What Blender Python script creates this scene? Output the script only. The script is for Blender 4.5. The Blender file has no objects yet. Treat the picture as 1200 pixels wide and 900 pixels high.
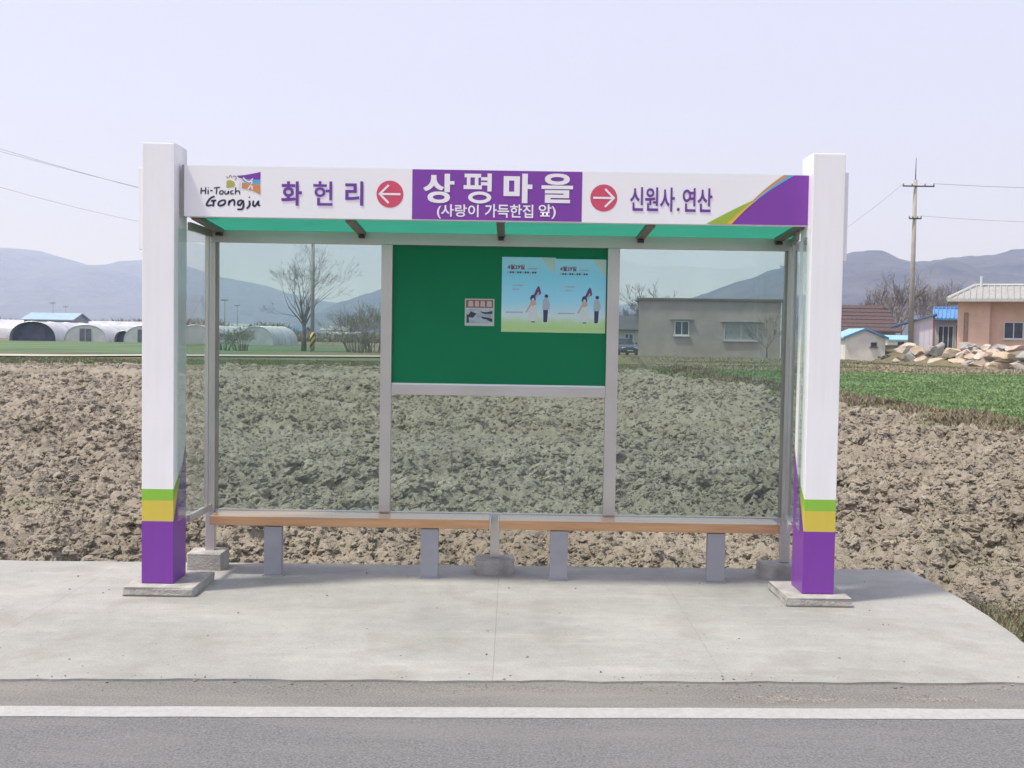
import bpy, bmesh, math, random
import numpy as np
from mathutils import Vector, Matrix

random.seed(7)
rng = np.random.default_rng(7)
S = bpy.context.scene
COL = S.collection

# ------------------------------------------------------------------ camera
F = 1300.0; CAMH = 1.65; HOR = 394.0; ROLL = 0.016
PIT = math.atan((450 - HOR) / F)
fwd = np.array([0, math.cos(PIT), -math.sin(PIT)])
r0 = np.array([1.0, 0, 0]); u0 = np.cross(r0, fwd)
RV = math.cos(ROLL) * r0 + math.sin(ROLL) * u0
UV = -math.sin(ROLL) * r0 + math.cos(ROLL) * u0
CP = np.array([0, 0, CAMH])
cam = bpy.data.cameras.new('camera')
cam.lens = 36 * F / 1200; cam.sensor_width = 36; cam.clip_start = 0.1; cam.clip_end = 30000
camo = bpy.data.objects.new('camera', cam); COL.objects.link(camo)
camo.matrix_world = Matrix(((RV[0], UV[0], -fwd[0], CP[0]), (RV[1], UV[1], -fwd[1], CP[1]),
                            (RV[2], UV[2], -fwd[2], CP[2]), (0, 0, 0, 1)))
S.camera = camo

def at(x, y, Y):                      # photo pixel -> point on the vertical plane at depth Y
    d = fwd + RV * (x - 600) / F + UV * (450 - y) / F
    return CP + d * (Y / d[1])

# ------------------------------------------------------------------ sky, sun, exposure
SUN_DIR = Vector((1.0, 0.38, -2.30)).normalized()       # the way the light travels
sun_el = math.asin(-SUN_DIR.z)
sun_az = math.atan2(-SUN_DIR.x, -SUN_DIR.y)
w = bpy.data.worlds.new('World'); S.world = w; w.use_nodes = True
nt = w.node_tree; nt.nodes.clear()
sky = nt.nodes.new('ShaderNodeTexSky'); sky.sky_type = 'NISHITA'; sky.sun_disc = False
sky.sun_elevation = sun_el; sky.sun_rotation = sun_az
sky.air_density = 1.0; sky.dust_density = 6.0; sky.ozone_density = 1.0
sc = nt.nodes.new('ShaderNodeVectorMath'); sc.operation = 'SCALE'; sc.inputs['Scale'].default_value = 1.0
mx = nt.nodes.new('ShaderNodeMix'); mx.data_type = 'RGBA'; mx.inputs[0].default_value = 0.62
mx.inputs[7].default_value = (6.6, 6.55, 8.4, 1)          # thin bright haze over the whole sky
bg = nt.nodes.new('ShaderNodeBackground'); bg.inputs['Strength'].default_value = 0.1
ow = nt.nodes.new('ShaderNodeOutputWorld')
nt.links.new(sky.outputs[0], sc.inputs[0]); nt.links.new(sc.outputs[0], mx.inputs[6])
nt.links.new(mx.outputs[2], bg.inputs[0]); nt.links.new(bg.outputs[0], ow.inputs[0])
sl = bpy.data.lights.new('sun', 'SUN'); sl.energy = 2.75; sl.angle = math.radians(5); sl.color = (1, .95, .88)
so = bpy.data.objects.new('sun', sl); COL.objects.link(so)
so.rotation_euler = SUN_DIR.to_track_quat('-Z', 'Y').to_euler(); so.location = (-20, -8, 50)
S.view_settings.view_transform = 'Standard'; S.view_settings.look = 'None'
S.view_settings.exposure = 0.62; S.view_settings.gamma = 1.0
S.cycles.use_denoising = True
S.cycles.max_bounces = 8; S.cycles.transparent_max_bounces = 24; S.cycles.volume_bounces = 2
S.cycles.diffuse_bounces = 3; S.cycles.glossy_bounces = 3

# ------------------------------------------------------------------ helpers: noise
def _hash(ix, iy, seed):
    n = (ix.astype(np.int64) * 374761393 + iy.astype(np.int64) * 668265263 + seed * 1442695041) & 0xffffffff
    n = ((n ^ (n >> 13)) * 1274126177) & 0xffffffff
    n = n ^ (n >> 16)
    return (n & 0xffffff) / float(0x1000000)
def vnoise(x, y, seed=0):
    ix = np.floor(x); iy = np.floor(y); fx = x - ix; fy = y - iy
    fx = fx * fx * (3 - 2 * fx); fy = fy * fy * (3 - 2 * fy)
    a = _hash(ix, iy, seed); b = _hash(ix + 1, iy, seed); c = _hash(ix, iy + 1, seed); d = _hash(ix + 1, iy + 1, seed)
    return (a + (b - a) * fx) * (1 - fy) + (c + (d - c) * fx) * fy
def fbm(x, y, octv=4, seed=0):
    s = 0; a = 0.5
    for o in range(octv):
        s = s + a * vnoise(x * 2 ** o + 17.3 * o, y * 2 ** o - 9.1 * o, seed + o); a *= .5
    return s
def clods(x, y, seed=0):              # rounded lumps: one bump of random size for each cell
    ix = np.floor(x); iy = np.floor(y); out = np.zeros_like(x)
    for dx in (-1, 0, 1):
        for dy in (-1, 0, 1):
            cx = ix + dx; cy = iy + dy
            px = cx + .15 + .7 * _hash(cx, cy, seed); py = cy + .15 + .7 * _hash(cx, cy, seed + 11)
            r = .35 + .65 * _hash(cx, cy, seed + 23)
            ax = .7 + .6 * _hash(cx, cy, seed + 31)
            d2 = (((x - px) * ax) ** 2 + ((y - py) / ax) ** 2) / (r * r * .8)
            out = np.maximum(out, np.sqrt(np.clip(1 - d2, 0, 1)) * r)
    return out
def sstep(a, b, x):
    t = np.clip((x - a) / (b - a), 0, 1); return t * t * (3 - 2 * t)

# ------------------------------------------------------------------ helpers: materials
MATS = {}
def principled(name):
    m = bpy.data.materials.new(name); m.use_nodes = True
    return m, m.node_tree, m.node_tree.nodes['Principled BSDF']
def mat(name, col, rough=.6, var=.12, scale=6.0, metal=0.0, bump=0.0, bscale=60.0, col2=None, spec=None, detail=5, coord='Object', bdist=.02):
    if name in MATS: return MATS[name]
    m, t, b = principled(name)
    b.inputs['Roughness'].default_value = rough; b.inputs['Metallic'].default_value = metal
    if spec is not None: b.inputs['Specular IOR Level'].default_value = spec
    tc = t.nodes.new('ShaderNodeTexCoord')
    if coord == 'World':
        g = t.nodes.new('ShaderNodeNewGeometry'); vec = g.outputs['Position']
    else: vec = tc.outputs[coord]
    n = t.nodes.new('ShaderNodeTexNoise'); n.inputs['Scale'].default_value = scale; n.inputs['Detail'].default_value = detail
    t.links.new(vec, n.inputs['Vector'])
    r = t.nodes.new('ShaderNodeValToRGB')
    c2 = col2 or tuple(c * (1 - var) for c in col); c1 = col if col2 else tuple(min(1, c * (1 + var)) for c in col)
    r.color_ramp.elements[0].position = .3; r.color_ramp.elements[1].position = .7
    r.color_ramp.elements[0].color = (*c2, 1); r.color_ramp.elements[1].color = (*c1, 1)
    t.links.new(n.outputs[0], r.inputs[0]); t.links.new(r.outputs[0], b.inputs['Base Color'])
    if bump:
        n2 = t.nodes.new('ShaderNodeTexNoise'); n2.inputs['Scale'].default_value = bscale; n2.inputs['Detail'].default_value = 6
        t.links.new(vec, n2.inputs['Vector'])
        bp = t.nodes.new('ShaderNodeBump'); bp.inputs['Strength'].default_value = bump; bp.inputs['Distance'].default_value = bdist
        t.links.new(n2.outputs[0], bp.inputs['Height']); t.links.new(bp.outputs[0], b.inputs['Normal'])
    MATS[name] = m; return m

def glass_mat(name, tint, refl=1.5, rough=0.0):
    m = bpy.data.materials.new(name); m.use_nodes = True; t = m.node_tree; t.nodes.clear()
    o = t.nodes.new('ShaderNodeOutputMaterial'); mix = t.nodes.new('ShaderNodeMixShader')
    tr = t.nodes.new('ShaderNodeBsdfTransparent'); tr.inputs[0].default_value = (*tint, 1)
    gl = t.nodes.new('ShaderNodeBsdfGlossy'); gl.inputs['Roughness'].default_value = rough; gl.inputs[0].default_value = (.9, .95, .93, 1)
    lw = t.nodes.new('ShaderNodeLayerWeight'); lw.inputs[0].default_value = .5      # Schlick reflectance, alike from both sides of the pane
    pw = t.nodes.new('ShaderNodeMath'); pw.operation = 'POWER'; pw.inputs[1].default_value = 5
    fr = t.nodes.new('ShaderNodeMath'); fr.operation = 'MULTIPLY_ADD'; f0 = ((refl-1)/(refl+1))**2; fr.inputs[1].default_value = 1-f0; fr.inputs[2].default_value = f0
    t.links.new(lw.outputs['Facing'], pw.inputs[0]); t.links.new(pw.outputs[0], fr.inputs[0])
    t.links.new(fr.outputs[0], mix.inputs[0]); t.links.new(tr.outputs[0], mix.inputs[1]); t.links.new(gl.outputs[0], mix.inputs[2])
    df = t.nodes.new('ShaderNodeBsdfDiffuse'); df.inputs[0].default_value = (.62, .66, .64, 1); m2 = t.nodes.new('ShaderNodeMixShader')     # film of dust; its pale streaks also paint in faint reflections
    tc = t.nodes.new('ShaderNodeTexCoord'); mp = t.nodes.new('ShaderNodeMapping'); mp.inputs['Scale'].default_value = (1.6, 1.6, .7); n = t.nodes.new('ShaderNodeTexNoise'); n.inputs['Scale'].default_value = 2.2; n.inputs['Detail'].default_value = 7
    r = t.nodes.new('ShaderNodeMapRange'); r.inputs[1].default_value = .3; r.inputs[2].default_value = .75; r.inputs[3].default_value = .008; r.inputs[4].default_value = .05
    t.links.new(tc.outputs['Object'], mp.inputs[0]); t.links.new(mp.outputs[0], n.inputs['Vector']); t.links.new(n.outputs[0], r.inputs[0]); t.links.new(r.outputs[0], m2.inputs[0])
    t.links.new(mix.outputs[0], m2.inputs[1]); t.links.new(df.outputs[0], m2.inputs[2])
    t.links.new(m2.outputs[0], o.inputs[0]); MATS[name] = m; return m

# ------------------------------------------------------------------ helpers: mesh building
class MB:
    def __init__(s): s.v = []; s.f = []; s.m = []
    def add(s, vs, fs, mi=0):
        b = len(s.v); s.v.extend([tuple(map(float, p)) for p in vs]); s.f.extend([tuple(i + b for i in f) for f in fs]); s.m.extend([mi] * len(fs)); return s
    def box(s, x0, x1, y0, y1, z0, z1, mi=0, bev=0.0):
        if bev <= 0:
            s.add([(x0,y0,z0),(x1,y0,z0),(x1,y1,z0),(x0,y1,z0),(x0,y0,z1),(x1,y0,z1),(x1,y1,z1),(x0,y1,z1)],
                  [(3,2,1,0),(4,5,6,7),(0,1,5,4),(1,2,6,5),(2,3,7,6),(3,0,4,7)], mi)
        else:
            bm = bmesh.new(); bmesh.ops.create_cube(bm, size=1)
            for v in bm.verts: v.co = ((x0+x1)/2 + v.co.x*(x1-x0), (y0+y1)/2 + v.co.y*(y1-y0), (z0+z1)/2 + v.co.z*(z1-z0))
            bmesh.ops.bevel(bm, geom=bm.edges[:], offset=bev, segments=2, affect='EDGES', profile=.6)
            bm.verts.index_update(); s.add([v.co for v in bm.verts], [tuple(v.index for v in f.verts) for f in bm.faces], mi); bm.free()
        return s
    def tube(s, pts, rad, n=6, mi=0, cap=True):
        pts = [Vector(p) for p in pts]; k = len(pts)
        rads = rad if hasattr(rad, '__len__') else [rad] * k
        base = len(s.v); ref = None
        for i, p in enumerate(pts):
            d = (pts[min(i+1, k-1)] - pts[max(i-1, 0)]).normalized()
            if ref is None: ref = d.cross(Vector((0, 0, 1)) if abs(d.z) < .9 else Vector((1, 0, 0))).normalized()
            a = (ref - d * ref.dot(d)).normalized(); b = d.cross(a); ref = a
            for j in range(n):
                an = 2 * math.pi * j / n; q = p + (a * math.cos(an) + b * math.sin(an)) * rads[i]; s.v.append((q.x, q.y, q.z))
        for i in range(k - 1):
            for j in range(n):
                a0 = base + i*n + j; a1 = base + i*n + (j+1) % n
                s.f.append((a0, a1, a1 + n, a0 + n)); s.m.append(mi)
        if cap:
            s.f.append(tuple(base + j for j in range(n))[::-1]); s.m.append(mi)
            s.f.append(tuple(base + (k-1)*n + j for j in range(n))); s.m.append(mi)
        return s
    def prism_y(s, poly, y0, y1, mi=0):            # outline in (x, z), pushed along y
        n = len(poly)
        s.add([(x, y0, z) for x, z in poly] + [(x, y1, z) for x, z in poly],
              [tuple(range(n)), tuple(range(2*n-1, n-1, -1))] + [((i+1) % n, i, i+n, (i+1) % n+n) for i in range(n)], mi); return s
    def prism_x(s, poly, x0, x1, mi=0):            # outline in (y, z), pushed along x
        n = len(poly)
        s.add([(x0, y, z) for y, z in poly] + [(x1, y, z) for y, z in poly],
              [tuple(range(n)), tuple(range(2*n-1, n-1, -1))] + [((i+1) % n, i, i+n, (i+1) % n+n) for i in range(n)], mi); return s
    def flat(s, poly, y, mi=0):                    # printed shape facing the road
        s.add([(x, y, z) for x, z in poly], [tuple(range(len(poly)))], mi); return s
    def stroke(s, pts, wd, y, mi=0, k=6):          # brush stroke in the (x, z) plane
        P = []
        pts = [Vector((p[0], p[1])) for p in pts]
        e = [pts[0]*2 - pts[1]] + pts + [pts[-1]*2 - pts[-2]]
        for i in range(1, len(e) - 2):
            for j in range(k):
                t = j / k; a, b, c, d = e[i-1], e[i], e[i+1], e[i+2]
                P.append(.5 * ((2*b) + (c-a)*t + (2*a-5*b+4*c-d)*t*t + (-a+3*b-3*c+d)*t**3))
        P.append(pts[-1]); n = len(P); L = []
        for i, p in enumerate(P):
            d = (P[min(i+1, n-1)] - P[max(i-1, 0)]); d = d.normalized() if d.length > 1e-9 else Vector((1, 0))
            nn = Vector((-d.y, d.x)); ww = wd * (.75 + .25 * math.sin(math.pi * (i+.5) / n)) / 2
            L += [(p.x + nn.x*ww, y, p.y + nn.y*ww), (p.x - nn.x*ww, y, p.y - nn.y*ww)]
        s.add(L, [(2*i, 2*i+1, 2*i+3, 2*i+2) for i in range(n-1)], mi); return s
    def build(s, name, mats, parent=None, smooth=False, loc=None):
        me = bpy.data.meshes.new(name); me.from_pydata(s.v, [], s.f); me.update()
        if not isinstance(mats, (list, tuple)): mats = [mats]
        for m in mats: me.materials.append(m)
        if len(mats) > 1: me.polygons.foreach_set('material_index', s.m)
        if smooth: me.polygons.foreach_set('use_smooth', [True] * len(me.polygons))
        bm = bmesh.new(); bm.from_mesh(me); bmesh.ops.recalc_face_normals(bm, faces=bm.faces[:]) if not smooth == 'flat' else None; bm.to_mesh(me); bm.free()
        o = bpy.data.objects.new(name, me); COL.objects.link(o)
        if parent: o.parent = parent
        if loc: o.location = loc
        return o
def npmesh(name, V, Fq, mats, parent=None, smooth=True, mi=None):     # big meshes from numpy arrays
    me = bpy.data.meshes.new(name); n = Fq.shape[1]
    me.vertices.add(len(V)); me.vertices.foreach_set('co', V.astype(np.float32).ravel())
    me.loops.add(Fq.size); me.loops.foreach_set('vertex_index', Fq.astype(np.int32).ravel())
    me.polygons.add(len(Fq)); me.polygons.foreach_set('loop_start', np.arange(0, Fq.size, n, dtype=np.int32))
    me.polygons.foreach_set('loop_total', np.full(len(Fq), n, dtype=np.int32))
    if not isinstance(mats, (list, tuple)): mats = [mats]
    for m in mats: me.materials.append(m)
    if mi is not None: me.polygons.foreach_set('material_index', np.asarray(mi, dtype=np.int32))
    me.polygons.foreach_set('use_smooth', np.full(len(Fq), smooth))
    me.update(calc_edges=True); me.validate()
    o = bpy.data.objects.new(name, me); COL.objects.link(o)
    if parent: o.parent = parent
    return o
def gridfaces(nr, nc, keep=None):
    i = np.arange(nr-1)[:, None] * nc + np.arange(nc-1)[None, :]
    q = np.stack([i, i+1, i+nc+1, i+nc], -1).reshape(-1, 4)
    return q if keep is None else q[keep.reshape(-1)]
def tag(o, label, cat, group=None):
    o['label'] = label; o['category'] = cat
    if group: o['group'] = group
    return o
def kind(o, k, label=None):
    o['kind'] = k
    if label: o['label'] = label
    return o
def thing(name, label, cat, loc=(0, 0, 0), rz=0, group=None):
    o = bpy.data.objects.new(name, None); COL.objects.link(o); o.empty_display_size = .2
    o.location = loc; o.rotation_euler = (0, 0, rz); return tag(o, label, cat, group)

def text_mesh(txt, offset=0.0, shear=0.0):
    c = bpy.data.curves.new('t', 'FONT'); c.body = txt; c.offset = offset; c.shear = shear; c.resolution_u = 4
    o = bpy.data.objects.new('t', c); COL.objects.link(o)
    dg = bpy.context.evaluated_depsgraph_get(); dg.update()
    me = bpy.data.meshes.new_from_object(o.evaluated_get(dg)); bpy.data.objects.remove(o); return me
def text(txt, x0, x1, z0, z1, y, m, parent, offset=0.0, shear=0.0, bold=0.0):   # fitted into a rectangle, facing the road
    me = text_mesh(txt, offset, shear); co = np.empty(len(me.vertices)*3); me.vertices.foreach_get('co', co); co = co.reshape(-1, 3)
    lo = co.min(0); hi = co.max(0)
    n = np.zeros_like(co); n[:, 0] = x0 + (co[:, 0]-lo[0])/(hi[0]-lo[0])*(x1-x0); n[:, 2] = z0 + (co[:, 1]-lo[1])/(hi[1]-lo[1])*(z1-z0); n[:, 1] = y
    me.vertices.foreach_set('co', n.ravel()); me.materials.clear(); me.materials.append(m)
    me.polygons.foreach_set('material_index', [0]*len(me.polygons)); me.name = 'lettering'; me.update()
    if bold:                          # heavier strokes: the outline laid down twice, a little apart
        bm = bmesh.new(); bm.from_mesh(me)
        for v_ in bm.verts: v_.co.x -= bold
        g_ = bmesh.ops.duplicate(bm, geom=bm.verts[:] + bm.edges[:] + bm.faces[:])
        for v_ in g_['geom']:
            if isinstance(v_, bmesh.types.BMVert): v_.co.x += 2*bold; v_.co.y -= .0005
        bm.to_mesh(me); bm.free()
    o = bpy.data.objects.new('lettering', me); COL.objects.link(o); o.parent = parent; return o

# ------------------------------------------------------------------ materials
def soil_mat():
    m, t, b = principled('ploughed_soil'); b.inputs['Roughness'].default_value = .95; b.inputs['Specular IOR Level'].default_value = .1
    g = t.nodes.new('ShaderNodeNewGeometry')
    def noise(sc, det=6):
        n = t.nodes.new('ShaderNodeTexNoise'); n.inputs['Scale'].default_value = sc; n.inputs['Detail'].default_value = det
        t.links.new(g.outputs['Position'], n.inputs['Vector']); return n
    n1 = noise(.6, 9); n2 = noise(14); n3 = noise(.35)
    r = t.nodes.new('ShaderNodeValToRGB'); e = r.color_ramp.elements
    e[0].position = .34; e[0].color = (.208, .181, .141, 1); e[1].position = .68; e[1].color = (.348, .312, .254, 1)
    md = t.nodes.new('ShaderNodeMath'); md.operation = 'MULTIPLY_ADD'; md.inputs[1].default_value = .6
    m2 = t.nodes.new('ShaderNodeMath'); m2.operation = 'MULTIPLY'; m2.inputs[1].default_value = .4
    t.links.new(n2.outputs[0], m2.inputs[0]); t.links.new(n1.outputs[0], md.inputs[0]); t.links.new(m2.outputs[0], md.inputs[2])
    t.links.new(md.outputs[0], r.inputs[0])
    gr = t.nodes.new('ShaderNodeMix'); gr.data_type = 'RGBA'; gr.inputs[7].default_value = (.15, .155, .085, 1)
    rr = t.nodes.new('ShaderNodeValToRGB'); rr.color_ramp.elements[0].position = .58; rr.color_ramp.elements[1].position = .78
    rr.color_ramp.elements[1].color = (.55, .55, .55, 1)
    t.links.new(n3.outputs[0], rr.inputs[0]); t.links.new(rr.outputs[0], gr.inputs[0]); t.links.new(r.outputs[0], gr.inputs[6])
    oi = t.nodes.new('ShaderNodeObjectInfo'); mr = t.nodes.new('ShaderNodeMapRange'); mr.inputs[3].default_value = .84; mr.inputs[4].default_value = 1.2; t.links.new(oi.outputs['Random'], mr.inputs[0])
    vm = t.nodes.new('ShaderNodeVectorMath'); vm.operation = 'SCALE'; t.links.new(gr.outputs[2], vm.inputs[0]); t.links.new(mr.outputs[0], vm.inputs['Scale'])
    t.links.new(vm.outputs[0], b.inputs['Base Color'])
    nb = noise(45, 8); bp = t.nodes.new('ShaderNodeBump'); bp.inputs['Strength'].default_value = .9; bp.inputs['Distance'].default_value = .03
    t.links.new(nb.outputs[0], bp.inputs['Height']); t.links.new(bp.outputs[0], b.inputs['Normal'])
    return m
SOIL = soil_mat()

def concrete_mat():
    m, t, b = principled('pavement_concrete'); b.inputs['Roughness'].default_value = .85; b.inputs['Specular IOR Level'].default_value = .25
    g = t.nodes.new('ShaderNodeNewGeometry')
    def noise(sc, det=6, vec=None, ro=.55):
        n = t.nodes.new('ShaderNodeTexNoise'); n.inputs['Scale'].default_value = sc; n.inputs['Detail'].default_value = det; n.inputs['Roughness'].default_value = ro
        t.links.new(vec or g.outputs['Position'], n.inputs['Vector']); return n.outputs[0]
    def ramp(src, p0, p1, c0, c1):
        r = t.nodes.new('ShaderNodeValToRGB'); e = r.color_ramp.elements; e[0].position = p0; e[1].position = p1
        e[0].color = (*c0, 1); e[1].color = (*c1, 1); t.links.new(src, r.inputs[0]); return r.outputs[0]
    def mixc(fac, a, bb, mode='MIX'):
        x = t.nodes.new('ShaderNodeMix'); x.data_type = 'RGBA'; x.blend_type = mode
        if isinstance(fac, float): x.inputs[0].default_value = fac
        else: t.links.new(fac, x.inputs[0])
        for s_, v in ((6, a), (7, bb)):
            if isinstance(v, tuple): x.inputs[s_].default_value = (*v, 1)
            else: t.links.new(v, x.inputs[s_])
        return x.outputs[2]
    mp = t.nodes.new('ShaderNodeMapping'); mp.inputs['Scale'].default_value = (.5, 2.2, 1); t.links.new(g.outputs['Position'], mp.inputs[0])
    c = ramp(noise(.9, 5), .3, .7, (.29, .292, .275), (.395, .39, .368))
    c = mixc(ramp(noise(1.3, 8, mp.outputs[0], .7), .52, .72, (0,)*3, (.55,)*3), c, (.48, .465, .44))       # pale scuffs along the road
    c = mixc(ramp(noise(2.3, 6), .52, .72, (0,)*3, (.55,)*3), c, (.27, .25, .222))                              # brown stains
    c = mixc(ramp(noise(38, 3), .68, .74, (0,)*3, (.45,)*3), c, (.25, .24, .22))                              # pits and specks
    c = mixc(.55, c, ramp(noise(70, 4), .3, .7, (.72,)*3, (1.0,)*3), 'MULTIPLY')
    c = mixc(.5, c, ramp(noise(7, 7, None, .7), .35, .62, (.78,)*3, (1.0,)*3), 'MULTIPLY')
    c = mixc(1.0, c, (1.03, 1.035, 1.03), 'MULTIPLY')
    t.links.new(c, b.inputs['Base Color'])
    bp = t.nodes.new('ShaderNodeBump'); bp.inputs['Strength'].default_value = .35; bp.inputs['Distance'].default_value = .006
    t.links.new(noise(90, 8), bp.inputs['Height']); t.links.new(bp.outputs[0], b.inputs['Normal'])
    return m
CONC = concrete_mat()
FOOT = mat('footing_concrete', (.36, .35, .325), .9, .25, 9, bump=.5, bscale=70)

def asphalt_mat(name, c0, c1, dust, dlo, dhi):
    m, t, b = principled(name); b.inputs['Roughness'].default_value = .85; b.inputs['Specular IOR Level'].default_value = .3
    g = t.nodes.new('ShaderNodeNewGeometry')
    n = t.nodes.new('ShaderNodeTexNoise'); n.inputs['Scale'].default_value = 95; n.inputs['Detail'].default_value = 5
    n2 = t.nodes.new('ShaderNodeTexNoise'); n2.inputs['Scale'].default_value = 1.7; n2.inputs['Detail'].default_value = 7; n2.inputs['Roughness'].default_value = .65
    mp = t.nodes.new('ShaderNodeMapping'); mp.inputs['Scale'].default_value = (.45, 2.0, 1); t.links.new(g.outputs['Position'], mp.inputs[0])
    t.links.new(g.outputs['Position'], n.inputs['Vector']); t.links.new(mp.outputs[0], n2.inputs['Vector'])
    r = t.nodes.new('ShaderNodeValToRGB'); e = r.color_ramp.elements; e[0].position = .3; e[1].position = .72; e[0].color = (*c0, 1); e[1].color = (*c1, 1)
    t.links.new(n.outputs[0], r.inputs[0])
    x = t.nodes.new('ShaderNodeMix'); x.data_type = 'RGBA'; x.inputs[7].default_value = (*dust, 1); t.links.new(r.outputs[0], x.inputs[6])
    r2 = t.nodes.new('ShaderNodeValToRGB'); r2.color_ramp.elements[0].position = dlo; r2.color_ramp.elements[1].position = dhi
    r2.color_ramp.elements[1].color = (.8, .8, .8, 1)
    t.links.new(n2.outputs[0], r2.inputs[0]); t.links.new(r2.outputs[0], x.inputs[0]); t.links.new(x.outputs[2], b.inputs['Base Color'])
    bp = t.nodes.new('ShaderNodeBump'); bp.inputs['Strength'].default_value = .6; bp.inputs['Distance'].default_value = .006
    t.links.new(n.outputs[0], bp.inputs['Height']); t.links.new(bp.outputs[0], b.inputs['Normal'])
    return m
ASPH = asphalt_mat('asphalt', (.095, .095, .097), (.21, .21, .212), (.20, .197, .192), .45, .8)
SHOU = asphalt_mat('shoulder_asphalt', (.105, .102, .096), (.235, .23, .216), (.265, .25, .228), .4, .8)

WHITE_LINE = mat('road_paint', (.37, .37, .366), .7, .10, 40, bump=.3, bscale=150, coord='World')
SAND = mat('sand', (.255, .24, .21), .95, .2, 30, coord='World')

STEEL = mat('satin_steel', (.60, .585, .555), .38, .06, 3, metal=.75)
DSTEEL = mat('dull_steel', (.34, .325, .30), .45, .1, 4, metal=.6)
LEGM = mat('grey_metal_paint', (.30, .31, .345), .5, .06, 8)
WHITE = mat('white_panel', (.86, .86, .88), .35, .015, 2)
PURPLE = mat('purple_vinyl', (.205, .045, .36), .4, .05, 3)
PTEXT = mat('purple_lettering', (.16, .045, .33), .4, .05, 3)
WTEXT = mat('white_lettering', (.84, .83, .86), .4, .02, 3)
PINK = mat('pink_red_vinyl', (.62, .075, .14), .4, .05, 3)
INK = mat('navy_ink', (.03, .032, .065), .4, .1, 3)
VGREEN = mat('green_vinyl', (.33, .46, .05), .4, .05, 3)
VGOLD = mat('gold_vinyl', (.72, .45, .05), .4, .05, 3)
VORANGE = mat('orange_vinyl', (.62, .27, .09), .4, .05, 3)
VBLUE = mat('sky_blue_vinyl', (.11, .40, .66), .4, .05, 3)
VOLIVE = mat('olive_vinyl', (.45, .42, .10), .4, .05, 3)
BOARD = mat('green_board', (.004, .19, .08), .6, .06, 2, spec=.2)
GLASS = glass_mat('tinted_glass', (.79, .875, .855), 1.5)
SIDEGLASS = glass_mat('side_glass', (.93, .96, .95), 1.5)

def roof_mat():
    m = bpy.data.materials.new('green_roof_sheet'); m.use_nodes = True; t = m.node_tree; t.nodes.clear()
    o = t.nodes.new('ShaderNodeOutputMaterial'); a = t.nodes.new('ShaderNodeMixShader'); a.inputs[0].default_value = .30
    tl = t.nodes.new('ShaderNodeBsdfTranslucent'); tr = t.nodes.new('ShaderNodeBsdfTransparent')
    n = t.nodes.new('ShaderNodeTexNoise'); n.inputs['Scale'].default_value = 3; r = t.nodes.new('ShaderNodeValToRGB')
    r.color_ramp.elements[0].color = (.13, .36, .29, 1); r.color_ramp.elements[1].color = (.16, .43, .35, 1)
    t.links.new(n.outputs[0], r.inputs[0]); t.links.new(r.outputs[0], tl.inputs[0]); tr.inputs[0].default_value = (.22, .55, .46, 1)
    t.links.new(tl.outputs[0], a.inputs[1]); t.links.new(tr.outputs[0], a.inputs[2]); t.links.new(a.outputs[0], o.inputs[0]); return m
ROOF = roof_mat()

def wood_mat(name, c0, c1):
    m, t, b = principled(name); b.inputs['Roughness'].default_value = .3; b.inputs['Coat Weight'].default_value = 1.0; b.inputs['Coat Roughness'].default_value = .12
    tc = t.nodes.new('ShaderNodeTexCoord'); mp = t.nodes.new('ShaderNodeMapping'); mp.inputs['Scale'].default_value = (1.2, 26, 26)
    n = t.nodes.new('ShaderNodeTexNoise'); n.inputs['Scale'].default_value = 1.6; n.inputs['Detail'].default_value = 6; n.inputs['Distortion'].default_value = .8
    r = t.nodes.new('ShaderNodeValToRGB'); e = r.color_ramp.elements; e[0].position = .3; e[1].position = .7; e[0].color = (*c0, 1); e[1].color = (*c1, 1)
    t.links.new(tc.outputs['Object'], mp.inputs[0]); t.links.new(mp.outputs[0], n.inputs['Vector']); t.links.new(n.outputs[0], r.inputs[0]); t.links.new(r.outputs[0], b.inputs['Base Color'])
    return m
WOOD = wood_mat('varnished_pine', (.42, .21, .09), (.58, .34, .165))

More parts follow.
